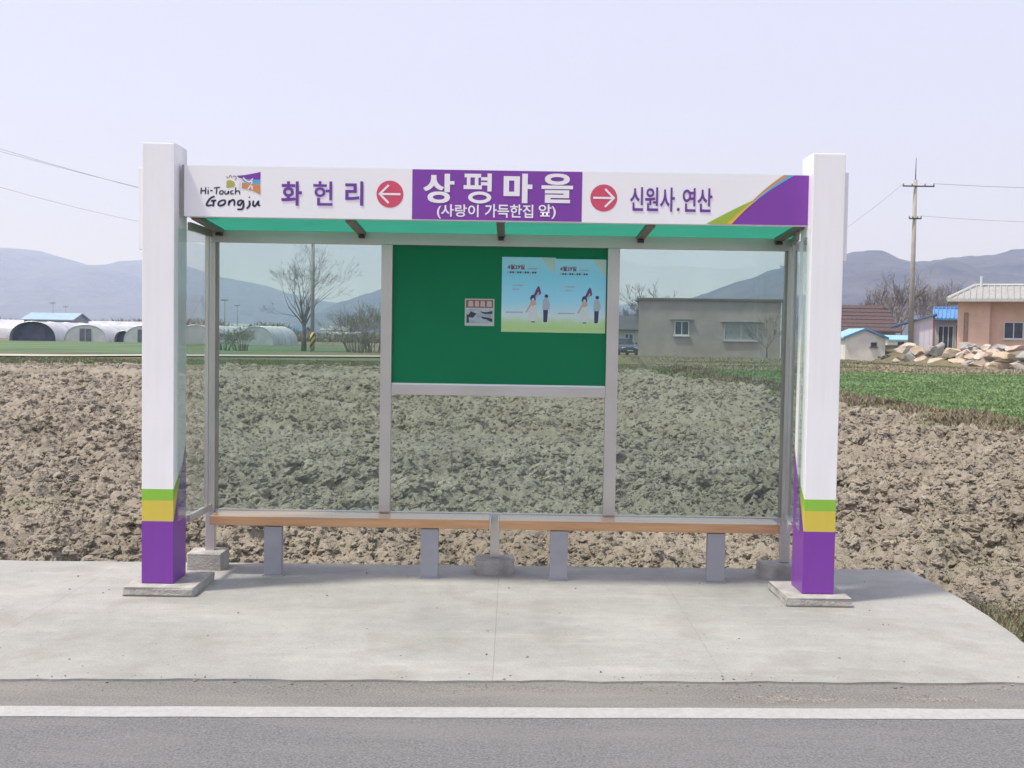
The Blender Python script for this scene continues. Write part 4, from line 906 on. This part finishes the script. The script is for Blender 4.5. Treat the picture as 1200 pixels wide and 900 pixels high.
for i, (x, Y, H, lb) in enumerate(((62, 240, 7.6, 'thin distant pole above the blue-roofed barn'), (77, 300, 8, 'faint distant pole right of the blue-roofed barn'), (263, 190, 7.4, 'thin distant pole nearest the left corner upright'), (278, 260, 8.2, 'faint distant pole above the dome-shaped greenhouse'))):
    pole('utility_pole', lb, gp(x, Y), H, .12, ((H-.4, 1.2, 0),))
def wire(a, b, sag, label, r=.011, group='overhead wires'):
    a, b = Vector(a), Vector(b); pts = [a.lerp(b, i/14) - Vector((0, 0, sag*4*(i/14)*(1-i/14))) for i in range(15)]
    o = MB().tube([p - a for p in pts], r, 4).build('overhead_wire', DARK); o.location = a; return tag(o, label, 'wire', group)
def top(p, z, dx=0): return (p[0]+dx, p[1]-.16, p[2]+z)
wire(top(pC, 11.73, -.8), top(pA, 11.43, -.8), .5, 'thin overhead wire, topmost of those left of the shelter', .008)
wire(top(pC, 11.73, .8), top(pA, 11.43, .8), .9, 'thin overhead wire, second from top left of the shelter', .008)
wire(top(pC, 10.23, .5), top(pA, 9.83, .5), 1.4, 'thin overhead wire, lowest of those left of the shelter', .007)
wire(top(pB, 13.58, -1.0), top(pD, 10.62, -.7), .7, 'thin wire running left from the tall pole crossarm', .012)
wire(top(pB, 13.58, 1.4), top(pE, 12.43, .9), .5, 'thin wire running right from the tall pole crossarm', .014)
wire(top(pB, 10.93, .48), top(pE, 10.53, .4), .8, 'thin lower wire running right from the tall pole', .010)

# ------------------------------------------------------------------ greenhouses
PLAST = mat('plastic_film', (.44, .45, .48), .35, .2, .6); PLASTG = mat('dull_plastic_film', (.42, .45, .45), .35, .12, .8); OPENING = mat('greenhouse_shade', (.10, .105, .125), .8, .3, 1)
def greenhouse(label, loc, W, H, L, rz, end='film', door=True, film=PLAST):
    t = thing('greenhouse', label, 'greenhouse', loc, rz, 'plastic greenhouses'); n = 18
    arc = [(-W/2*math.cos(math.pi*k/n)*(1-.06*math.sin(math.pi*k/n)), H*math.sin(math.pi*k/n)**.72) for k in range(n+1)]
    mb = MB()
    V = [(x, 0, z) for x, z in arc] + [(x, L, z) for x, z in arc]
    mb.add(V, [(k, k+1, k+n+2, k+n+1) for k in range(n)]); mb.build('cover', film, t, True)
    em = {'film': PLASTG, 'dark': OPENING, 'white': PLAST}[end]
    o = MB(); o.add([(x, .03 if end != 'dark' else 1.2, z-.02) for x, z in arc], [tuple(range(n+1))]); o.build('end_sheet', em, t)  # open ends: a dark sheet set back stands for the shaded interior
    o = MB(); o.add([(x, L-.03, z-.02) for x, z in arc], [tuple(range(n+1))]); o.build('back_wall', PLASTG, t)
    for k in range(5):
        MB().tube([(x*1.004, .02 + (L-.04)*k/4, z*1.004) for x, z in arc], .035, 4).build('hoop', mat('pipe', (.45, .46, .48), .4, .1, 3, metal=.5), t)
    if door and end != 'dark':
        d = MB().box(-.75, .75, -.05, .0, 0, 1.75).build('door', OPENING, t); MB().box(-.04, .04, -.07, -.052, .02, 1.73).build('door_bar', MATS['pipe'], d)
    return t
def gx_(x, Y): return float(at(x, 395, Y)[0])
greenhouse('white greenhouse with dark open end at the far left', (gx_(38, 148), 148, 0), 6.0, 2.6, 30, .10, 'dark')
greenhouse('grey-ended tunnel greenhouse between the two dark openings', (gx_(100, 150), 150, 0), 5.6, 2.3, 34, .06, 'film')
greenhouse('small dark-ended greenhouse next to the left shelter post', (gx_(144, 151), 151, 0), 2.4, 1.55, 20, .05, 'dark')
greenhouse('grey greenhouse half hidden behind the left shelter post', (gx_(168, 149), 149, 0), 5.2, 2.3, 30, .05, 'film')
greenhouse('long white greenhouse seen from the side behind the tunnel row', (gx_(215, 188), 188, 0), 7.0, 3.1, 62, 1.571, 'white', False)
greenhouse('white greenhouse seen through the left side glass', (gx_(228, 152), 152, 0), 5.2, 2.5, 30, .03, 'white', False)
greenhouse('white dome-shaped greenhouse left of the bare tree', (gx_(300, 140), 140, 0), 4.6, 2.4, 9, -.15, 'white', False)
greenhouse('low pale greenhouse right of the striped pole, far away', (gx_(425, 230), 230, 0), 6.0, 2.0, 9, 1.3, 'white', False)

# ------------------------------------------------------------------ buildings
def wallmat(n_, c, **k): return mat(n_, c, .9, .14, .8, bump=.15, bscale=14, **k)
BLUE = mat('blue_roof', (.10, .24, .42), .5, .12, 2); BLUEL = mat('light_blue_roof', (.24, .45, .60), .5, .12, 2); PANE = mat('window_glass', (.06, .075, .085), .12, .3, 2); WFR = mat('window_frame', (.62, .64, .64), .5, .05, 3)
def window(t, x0, x1, z0, z1, y, fr=WFR, mull=1, pane=PANE, d=.08):
    wv = MB(); f = .07
    wv.box(x0, x1, y-d, y-.002, z0, z0+f).box(x0, x1, y-d, y-.002, z1-f, z1).box(x0, x0+f, y-d, y-.002, z0+f, z1-f).box(x1-f, x1, y-d, y-.002, z0+f, z1-f)
    for k in range(mull): xm = x0 + (x1-x0)*(k+1)/(mull+1); wv.box(xm-f*.5, xm+f*.5, y-d, y-.002, z0+f, z1-f)
    o = wv.build('window', fr, t)
    for k in range(mull+1):
        a = x0 + f + (x1-x0-f)*k/(mull+1) ; b = x0 + (x1-x0-f)*(k+1)/(mull+1)
        MB().box(a+.001, b-.001, y-.03, y-.006, z0+f, z1-f).build('pane', pane, o)
    MB().box(x0-.1, x1+.1, y-d-.08, y-.002, z0-.09, z0-.001).build('sill', fr, o); return o
def house(name, label, loc, W, D, Hw, wall, roof, ridge=1.2, over=.35, axis='x', rz=0, cat='house', roofth=.14):
    t = thing(name, label, cat, loc, rz)
    mb = MB()
    if axis == 'x':     # ridge runs along x: the eaves face us
        mb.prism_x([(0, 0), (D, 0), (D, Hw), (D/2, Hw+ridge*.97), (0, Hw)], -W/2, W/2)
        rp = [(-over, Hw-over*ridge/(D/2)), (D/2, Hw+ridge), (D+over, Hw-over*ridge/(D/2))]
        poly = [(a, b+.03) for a, b in rp] + [(a, b+.03+roofth) for a, b in rp[::-1]]
        rb = MB().prism_x(poly, -W/2-over, W/2+over)
    else:               # the gable faces us
        mb.prism_y([(-W/2, 0), (W/2, 0), (W/2, Hw), (0, Hw+ridge*.97), (-W/2, Hw)], 0, D)
        rp = [(-W/2-over, Hw-over*ridge/(W/2)), (0, Hw+ridge), (W/2+over, Hw-over*ridge/(W/2))]
        poly = [(a, b+.03) for a, b in rp] + [(a, b+.03+roofth) for a, b in rp[::-1]]
        rb = MB().prism_y(poly, -over, D+over)
    mb.build('wall', wall, t); t2 = rb.build('roof', roof, t); return t, t2

# brown block-walled house
Y = 88; a = at(748, 417, Y); b = at(917, 417, Y); W = b[0]-a[0]; zb = .24
t = thing('brown_house', 'flat-roofed brown rendered house wall with two windows seen through the right pane', 'house', ((a[0]+b[0])/2, Y, zb), -.12)
BW = wallmat('brown_render', (.35, .31, .285)); Hh = 4.62
MB().box(-W/2, W/2, 0, 8, -.3, Hh-.17).build('wall', BW, t)
rf = MB().box(-W/2-.15, W/2+.15, -.18, 8.15, Hh-.165, Hh).build('roof', mat('roof_edge', (.13, .115, .10), .9, .2, 2), t)
MB().box(-W/2+.2, W/2-.2, .3, 7.8, Hh+.002, Hh+.05).build('roof_deck', FOOT, rf)
px2 = lambda x: float(at(x, 400, Y)[0]) - (a[0]+b[0])/2
pz2 = lambda y, x: float(at(x, y, Y)[2]) - zb
window(t, px2(790.5), px2(807.5), pz2(393, 800), pz2(376, 800), 0)
window(t, px2(848), px2(887), pz2(399, 867), pz2(379, 867), 0, mat('aluminium', (.45, .46, .45), .4, .05, 3), 1, mat('frosted_glass', (.28, .30, .28), .3, .15, 6))
MB().box(-W/2-.02, W/2+.02, -.04, -.002, -.3, .18).build('plinth', mat('plinth', (.34, .32, .29), .9, .12, 3), t)
MB().box(px2(785), px2(812), -.25, -.002, pz2(374.5, 800), pz2(373.2, 800)).build('window_hood', FOOT, t)
MB().box(px2(844), px2(892), -.25, -.002, pz2(377.6, 867), pz2(376.2, 867)).build('window_hood', FOOT, t)
MB().tube([(px2(913), -.08, 0), (px2(913), -.08, Hh-.2)], .05, 6).build('drainpipe', WFR, t)

# dark-roofed house behind the car
t, r_ = house('farmhouse', 'small dark-roofed house behind the parked car', (gx_(737, 112), 112, .2), 5.2, 6, 2.3, wallmat('pale_render', (.42, .42, .40)), mat('dark_roof', (.07, .075, .08), .7, .2, 3), 1.3)
for x in (-1.5, 0, 1.5): window(t, x-.45, x+.45, .9, 1.9, 0)

# white shed with blue gable roof
Y = 95; a = at(990, 421, Y); b = at(1037, 421, Y); W = b[0]-a[0]
t, r_ = house('shed', 'small white shed with light blue gable roof right of the shelter', ((a[0]+b[0])/2, Y, 0), W, 4.6, 1.95, wallmat('whitewash', (.76, .75, .70)), BLUEL, .72, .22, 'y', 0, 'shed', .12)
window(t, W/2-1.25, W/2-.75, 1.25, 1.62, 0, mat('dark_frame', (.09, .085, .08), .6, .1, 3), 0)
MB().box(-W/2-.24, W/2+.24, 0, .001, 0, .001)
t2 = MB(); x0_ = -W/2-.23; sl_ = .72/(W/2)
t2.add([(x0_, -.245, 1.95-.22*sl_+.01), (0, -.245, 1.95+.72+.01), (W/2+.22, -.245, 1.95-.22*sl_+.01), (W/2+.22, -.245, 1.95-.22*sl_+.20), (0, -.245, 1.95+.72+.20), (x0_, -.245, 1.95-.22*sl_+.20),
        (x0_, -.223, 1.95-.22*sl_+.01), (0, -.223, 1.95+.72+.01), (W/2+.22, -.223, 1.95-.22*sl_+.01), (W/2+.22, -.223, 1.95-.22*sl_+.20), (0, -.223, 1.95+.72+.20), (x0_, -.223, 1.95-.22*sl_+.20)],
       [(0, 1, 4, 5), (1, 2, 3, 4), (11, 10, 7, 6), (10, 9, 8, 7), (5, 4, 10, 11), (4, 3, 9, 10), (0, 6, 7, 1), (1, 7, 8, 2)])
t2.build('bargeboard', BLUE, r_)
MB().box(W/2-.62, W/2-.42, -.05, -.002, .1, .42).build('vent', MATS['dark_frame'], t)

# red-brown roofed house behind it
t, r_ = house('tiled_house', 'old house with broad red-brown tiled roof behind the white shed', (gx_(1003, 112), 112, .3), 8.0, 8, 2.5, wallmat('grey_render', (.28, .26, .235)), mat('red_brown_tiles', (.09, .06, .055), .9, .3, 5, bump=.6, bscale=6), 2.5, .4)
# (its tile courses)
for k in range(7):
    f = k/7; MB().box(-4.35, 4.35, -.36 + f*4.3, -.30 + f*4.3, 2.43 + f*2.72, 2.50 + f*2.72).build('tile_course', MATS['red_brown_tiles'], r_)
window(t, -2.6, -1.4, .9, 2.0, 0); window(t, 1.2, 2.4, .9, 2.0, 0)

# low block wall and small blue-roofed outhouse
t = MB().box(-1.4, 1.4, -.1, .1, 0, 1.35).build('block_wall', wallmat('block_wall', (.40, .37, .32))); t.location = (gx_(1050, 97), 97, 0); tag(t, 'low grey block wall between white shed and boulders', 'wall')
MB().box(-1.45, 1.45, -.15, .15, 1.352, 1.42).build('coping', FOOT, t)
t, r_ = house('outhouse', 'tiny white outhouse with light blue roof left of the concrete pole', (gx_(1056, 104), 104, .3), 2.4, 2.0, 1.55, MATS['whitewash'], BLUEL, .35, .2, 'x', 0, 'shed', .1)
MB().box(-.3, .3, -.03, -.002, .1, 1.4).build('door', MATS['dark_frame'], t)

# lavender-grey shed with a single sloping blue roof
Y = 92; a = at(1066, 410, Y); b = at(1093.5, 410, Y); W = b[0]-a[0]; zb = .75
t = thing('lavender_shed', 'pale lavender panel shed with slanting blue roof beside the tall pole', 'shed', ((a[0]+b[0])/2, Y, zb), -.37)
LW = mat('lavender_panel', (.64, .63, .74), .6, .05, 2); zl = float(at(1066, 378, Y)[2])-zb; zr = float(at(1093, 370, Y)[2])-zb
MB().prism_y([(-W/2, -1), (W/2-.14, -1), (W/2-.14, zr-.04), (-W/2, zl)], 0, 4.0).build('wall', LW, t)
MB().prism_y([(W/2-.139, -1), (W/2, -1), (W/2, zr), (W/2-.139, zr-.04)], -.02, 4.0).build('corner_trim', mat('brown_trim', (.25, .15, .12), .8, .2, 3), t)
MB().prism_y([(-W/2-1.6, zl-.45), (W/2+.15, zr+.06), (W/2+.15, zr+.20), (-W/2-1.6, zl-.31)], -.3, 4.3).build('roof', mat('slate_blue_roof', (.10, .17, .28), .6, .12, 2), t)
for k in range(4): MB().box(-W/2+.3+k*.42, -W/2+.32+k*.42, -.012, -.001, -.9, zl-.02).build('panel_seam', mat('seam', (.38, .38, .46), .6, .05, 2), t)

# blue tiled house
Y = 96; a = at(1096, 410, Y); b = at(1128, 410, Y); W = b[0]-a[0]; zb = .8
t = thing('blue_roof_house', 'house with bright blue tiled roof between lavender shed and peach house', 'house', ((a[0]+b[0])/2, Y, zb), -.38)
zE = float(at(1110, 377, Y)[2])-zb
MB().box(-W/2, W/2, 0, 5, -.6, zE+.1).build('wall', wallmat('off_white', (.50, .50, .46)), t)
BT = mat('blue_tiles', (.085, .23, .46), .45, .25, 3)
rp = [(-.5, zE), (2.5, zE+.95), (5.5, zE)]; poly = [(p, q+.14) for p, q in rp] + [(p, q+.28) for p, q in rp[::-1]]
rf = MB().prism_x(poly, -W/2-.25, W/2+.3).build('roof', BT, t)
for k in range(9):
    x = -W/2-.15 + k*(W+.3)/8; MB().tube([(x, -.5, zE+.31), (x, 2.5, zE+1.26)], .055, 5).build('roof_rib', BT, rf)
MB().tube([(-W/2-.25, 2.5, zE+1.28), (W/2+.3, 2.5, zE+1.28)], .11, 6).build('ridge_cap', mat('deep_blue', (.045, .13, .36), .5, .1, 3), rf)
window(t, -W/2+.25, W/2-.85, .1, zE-.35, 0, WFR, 2)
MB().box(W/2-.62, W/2-.12, -.05, -.002, -.5, zE-.3).build('door', DARK, t)

# peach house with tiled hip roof
Y = 86; a = at(1121, 408, Y); zb = 1.15; x0 = float(a[0]); W = 8.5; RZ = -.40
t = thing('peach_house', 'peach coloured house with grey tiled hip roof above the boulder bank', 'house', (x0 + W/2*math.cos(RZ), Y + W/2*math.sin(RZ), zb), RZ)
zE = float(at(1130, 352, Y)[2])-zb; PW = wallmat('peach_render', (.70, .48, .37))
xs_ = -W/2 + (1155-1121)*Y/F*1.02
MB().box(-W/2, xs_, 0, 6.5, -1.2, zE).build('wall', PW, t); MB().box(xs_+.002, W/2, .5, 6.5, -1.2, zE-.002).build('wing_wall', PW, t)
RT = mat('grey_tiles', (.31, .315, .305), .8, .18, 4, bump=.3, bscale=10)
ov = .75; rz_ = 1.25; Vr = [(-W/2-ov, -ov-.3, zE+.05), (W/2+ov, -ov-.3, zE+.05), (W/2+ov, 6.5+ov, zE+.05), (-W/2-ov, 6.5+ov, zE+.05), (-W/2+1.2, 3.0, zE+rz_), (W/2-1.2, 3.0, zE+rz_)]
rb = MB(); rb.add(Vr + [(x, y, z-.16) for x, y, z in Vr[:4]], [(0, 1, 5, 4), (1, 2, 5), (2, 3, 4, 5), (3, 0, 4), (0, 6, 7, 1), (1, 7, 8, 2), (2, 8, 9, 3), (3, 9, 6, 0), (9, 8, 7, 6)])
rf = rb.build('roof', RT, t); RP = mat('pale_ridge_tiles', (.46, .46, .44), .8, .12, 4)
for p, q in ((0, 4), (1, 5), (4, 5), (3, 4)): MB().tube([Vector(Vr[p])+Vector((0, 0, .05)), Vector(Vr[q])+Vector((0, 0, .05))], .13, 6).build('ridge_tile', RP, rf)
MB().box(-W/2-ov-.02, W/2+ov+.02, -ov-.35, -ov-.302, zE-.13, zE+.10).build('eave_trim', RP, rf)
for k in range(22):
    x = -W/2-ov+.25 + k*.44; f = min(1, max(.15, (x+W/2+ov)/1.95, )) if x < -W/2+1.2 else 1
    MB().tube([(x, -ov-.30, zE+.085), (x, -ov-.3+f*(3.3+ov), zE+.085+f*(rz_-.05))], .05, 5).build('tile_rib', RT, rf)
xc = -W/2 + 1.6; MB().tube([(xc, 2.6, zE+.8), (xc, 2.6, zE+2.0)], .08, 8).build('chimney_pipe', WFR, rf)
xw = -W/2 + .62
window(t, xw-.16, xw+.16, .5, zE-.95, 0, mat('brown_frame', (.30, .18, .14), .7, .1, 3), 0, mat('peach_pane', (.36, .24, .19), .3, .15, 3), .05)
window(t, xs_+1.0, xs_+2.4, .9, 2.2, .5)

# blue-roofed barn, far left
Y = 178; a = at(28, 376, Y); b = at(84, 376, Y); W = b[0]-a[0]
t, r_ = house('barn', 'long low barn with light blue roof above the left greenhouses', ((a[0]+b[0])/2, Y, .6), W, 7, 2.5, wallmat('barn_wall', (.26, .27, .27)), mat('hazed_blue_roof', (.27, .38, .50), .6, .1, 1), 1.0, .4, 'x', 0, 'barn')  # distance haze is mixed into the barn's roof colour
for k in range(3): MB().box(-W/2+1+k*2.3, -W/2+2.4+k*2.3, -.04, -.002, .1, 2.0).build('door', OPENING, t)
# distant low white and grey buildings
for i, (x, Y, W, Hw, c, lb) in enumerate(((316, 330, 13, 2.6, 'whitewash', 'long low white building far behind the bare tree'), (112, 420, 9, 3.2, 'whitewash', 'distant white building above the tunnel greenhouse'), (56, 430, 10, 3.0, 'off_white', 'distant pale building above the blue-roofed barn'),
        (160, 400, 9, 3.4, 'whitewash', 'distant white building beside the left shelter post'), (392, 300, 7, 2.4, 'off_white', 'small distant pale house between striped pole and shrub'), (340, 250, 6, 2.0, 'grey_render', 'small distant grey house left of the striped pole'), (270, 300, 8, 2.6, 'off_white', 'distant pale house above the dome-shaped greenhouse'))):
    t, r_ = house('farmhouse', lb, (gx_(x, Y), Y, 0), W, 7, Hw, MATS[c], MATS['slate_blue_roof'] if i % 2 else MATS['grey_tiles'], 1.1, .4)
    for k in range(3): window(t, -W/2+1+k*W*.3, -W/2+2.2+k*W*.3, .9, 1.9, 0)
# far hedge of scrub behind the greenhouses
n = 16000; x = rng.uniform(-145, -20, n); y = 205 + rng.uniform(0, 14, n); hb = .8 + 2.4 * sstep(.35, .65, fbm(x * .06, x*0, 3, 95))
z = hb * rng.random(n)
blades('far_scrub', x, y, z, .5 + rng.random(n)*.9, .22 + 0*x, [mat('scrub', (.27, .25, .18), .9, .3, .1, coord='World'), GRASSD], rng.integers(0, 2, n), 'low olive scrub behind the greenhouses', .6)

# ------------------------------------------------------------------ boulders of the retaining bank
BM = [mat('tan_stone', (.46, .38, .28), .95, .2, 1.6, bump=.8, bscale=5), mat('grey_stone', (.33, .325, .305), .95, .2, 1.6, bump=.8, bscale=5), mat('pale_stone', (.50, .45, .38), .95, .18, 1.6, bump=.8, bscale=5), mat('pink_stone', (.43, .35, .29), .95, .2, 1.6, bump=.8, bscale=5)]
B3V, B3F = ico(3)
def boulder(label, loc, sx_, sy_, sz_, seed, m):
    rg = np.random.default_rng(seed); V = B3V.copy(); d = rg.normal(size=(11, 3)); d /= np.linalg.norm(d, axis=1)[:, None]
    for q in d: V -= np.clip(V @ q - rg.uniform(.42, .72), 0, 9)[:, None] * q
    V *= 1 + .05 * rg.normal(size=(len(V), 1)) * .5; V = V * [sx_, sy_, sz_]
    o = npmesh('boulder', V, B3F, m, smooth=False); o.location = loc; o.rotation_euler = (0, 0, rg.uniform(-.4, .4)); return tag(o, label, 'boulder', 'boulders of the stone bank')
# pixel centre x, y, half-width, half-height, stone
bl = [(1053, 424, 8, 4.5, 2, 0), (1067, 420, 9, 7, 1, 0), (1082, 424, 9, 6, 3, 0), (1103, 425, 11, 6, 2, 0), (1127, 426, 12, 6.5, 0, 0), (1149, 427, 12, 6, 3, 0), (1172, 428, 12, 6, 0, 0), (1194, 429, 11, 6, 2, 0), (1216, 430, 12, 6, 3, 0),
      (1062, 410, 10, 6, 2, 1), (1088, 413, 7, 6, 1, 1), (1099, 412, 8, 8, 1, 1), (1117, 414, 12, 5, 0, 1), (1138, 418, 8, 4.5, 3, 1), (1155, 417, 11, 5, 2, 1), (1178, 418, 12, 5, 0, 1), (1200, 418, 11, 5, 1, 1),
      (1131, 407, 8, 4, 1, 2), (1142, 408, 8, 4.5, 1, 2), (1156, 407, 7, 4, 2, 2), (1172, 408, 9, 4, 1, 2), (1192, 408, 10, 4, 3, 2),
      (1092, 427, 8, 4, 0, 0), (1115, 427, 8, 4, 3, 0), (1138, 428, 8, 4, 1, 0), (1160, 428, 8, 4, 2, 0), (1076, 413, 8, 5, 0, 1), (1128, 416, 8, 5, 2, 1), (1147, 413, 8, 4, 0, 1), (1167, 414, 9, 4, 3, 1)]
bl.sort(key=lambda q: (q[5], q[0]))
ordn = ['first', 'second', 'third', 'fourth', 'fifth', 'sixth', 'seventh', 'eighth', 'ninth', 'tenth', 'eleventh', 'twelfth', 'thirteenth']
cnt = {0: 0, 1: 0, 2: 0}
for i, (x, y, hw, hh, mi, row) in enumerate(bl):
    f = (x - 1045) / 120; Y = 90 - 15*f + row*.75
    p = at(x, y, Y); k = Y / F; col = ['tan', 'grey', 'pale', 'pinkish'][mi]
    boulder(f'{col} boulder, {ordn[cnt[row]]} from left in the {["bottom", "middle", "top"][row]} row of the stone bank', (p[0], Y, p[2]), hw*k*1.5, hw*k*1.2, hh*k*1.55, 100+i, BM[mi]); cnt[row] += 1
rs = random.Random(12)
for i in range(12):                     # small stones wedged in the gaps
    x = 1050 + 128*i/11 + rs.uniform(-3, 3); f = (x - 1045) / 120; Y = 90 - 15*f + rs.uniform(.2, .8); p = at(x, rs.uniform(411, 429), Y); k = rs.uniform(.22, .36)
    boulder(ordn[i] + ' from left of the small stones wedged between the big boulders of the bank', (p[0], Y, p[2]), k*1.2, k, k*.9, 200+i, BM[rs.randrange(4)])
# black sack beside the shed
sk = npmesh('refuse_sack', (B3V * [.62, .4, .30] * (1 + .1*rng.normal(size=(len(B3V), 1))))[:], B3F, mat('black_plastic', (.03, .03, .035), .35, .3, 4)); sk.location = (gx_(1042, 93.5), 93.5, .27); tag(sk, 'black plastic sack on the ground between white shed and boulders', 'sack')

# ------------------------------------------------------------------ parked car
def car(loc, rz, label):
    t = thing('parked_car', label, 'car', loc, rz); PA = mat('car_paint', (.075, .095, .15), .25, .05, 3, metal=.4); CG = mat('car_glass', (.03, .035, .04), .08, .2, 3); BL = mat('tyre_rubber', (.02, .02, .02), .8, .2, 5)
    # body: sections along the length (front towards -y), each a rounded outline
    L = [(-2.15, .60, .34, .58), (-2.05, .76, .22, .72), (-1.5, .82, .2, .84), (-.9, .84, .2, .92), (.9, .84, .2, .95), (1.6, .82, .22, .95), (2.1, .78, .26, .88), (2.2, .64, .36, .74)]
    mb = MB(); ring = []
    for y, w_, z0, z1 in L:
        ring.append([(-w_*.9, y, z0), (-w_, y, z0+(z1-z0)*.35), (-w_*.97, y, z0+(z1-z0)*.75), (-w_*.86, y, z1), (w_*.86, y, z1), (w_*.97, y, z0+(z1-z0)*.75), (w_, y, z0+(z1-z0)*.35), (w_*.9, y, z0)])
    V = [p for r in ring for p in r]; n = 8; Fs = [(i*n+j, i*n+(j+1) % n, (i+1)*n+(j+1) % n, (i+1)*n+j) for i in range(len(L)-1) for j in range(n)] + [tuple(range(n)), tuple(range((len(L)-1)*n, len(L)*n))[::-1]]
    mb.add(V, Fs); body = mb.build('body', PA, t)
    c = MB(); a = [(-.95, .9), (-.25, 1.38), (.75, 1.42), (1.55, .94)]
    for s_ in (-1, 1): pass
    V = [(s_*(.74 if z < 1 else .58), y, z) for s_ in (-1, 1) for y, z in a]; c.add(V, [(0, 1, 2, 3), (7, 6, 5, 4), (0, 4, 5, 1), (1, 5, 6, 2), (2, 6, 7, 3), (3, 7, 4, 0)]); cab = c.build('cabin', PA, t)
    def pane(nm, pts):
        o = MB(); cen = Vector((0, .3, 1.0)); nn = (Vector(pts[1])-Vector(pts[0])).cross(Vector(pts[2])-Vector(pts[0])).normalized(); mid = sum((Vector(p) for p in pts), Vector())/len(pts)
        if nn.dot(mid-cen) < 0: nn = -nn
        o.add([mid + (Vector(p)-mid)*.86 + nn*.008 for p in pts], [tuple(range(len(pts)))]); o.build(nm, CG, cab)
    pane('windscreen', [V[0], V[4], V[5], V[1]]); pane('rear_window', [V[2], V[6], V[7], V[3]]); pane('side_window', V[0:4]); pane('side_window', V[4:8])
    for s_ in (-1, 1):
        for y in (-1.35, 1.35):
            w_ = MB().tube([(s_*.68, y, .31), (s_*.86, y, .31)], .31, 16).build('wheel', BL, t); MB().tube([(s_*.861, y, .31), (s_*.875, y, .31)], .19, 12).build('rim', STEEL, w_)
        MB().box(s_*.52-.16, s_*.52+.16, -2.125, -2.04, .54, .67, bev=.02).build('headlight', mat('headlight', (.75, .75, .72), .15, .05, 3), body)
        MB().box(s_*.95-.08, s_*.95+.08, -.75, -.62, .92, 1.04, bev=.02).build('wing_mirror', PA, cab)
    MB().box(-.35, .35, -2.165, -2.10, .44, .52).build('grille', DARK, body); MB().box(-.26, .26, -2.175, -2.166, .36, .43).build('number_plate', WFR, body)
    return t
car((gx_(733, 91), 93, .24), .18, 'dark blue-grey car parked at the left end of the brown house')

# ------------------------------------------------------------------ haze
hz = MB().box(-7000, 7000, -7000, 7200, -1.6, 305).build('haze', bpy.data.materials.new('haze'))
hm = hz.data.materials[0]; hm.use_nodes = True; t = hm.node_tree; t.nodes.clear()
o = t.nodes.new('ShaderNodeOutputMaterial'); pv = t.nodes.new('ShaderNodeVolumePrincipled')
pv.inputs['Absorption Color'].default_value = (1, 1, 1, 1); pv.inputs['Color'].default_value = (.46, .60, 1.0, 1); pv.inputs['Density'].default_value = 4.2e-4; pv.inputs['Anisotropy'].default_value = .2
t.links.new(pv.outputs[0], o.inputs['Volume']); kind(hz, 'stuff', 'pale blue haze in the air over the valley')
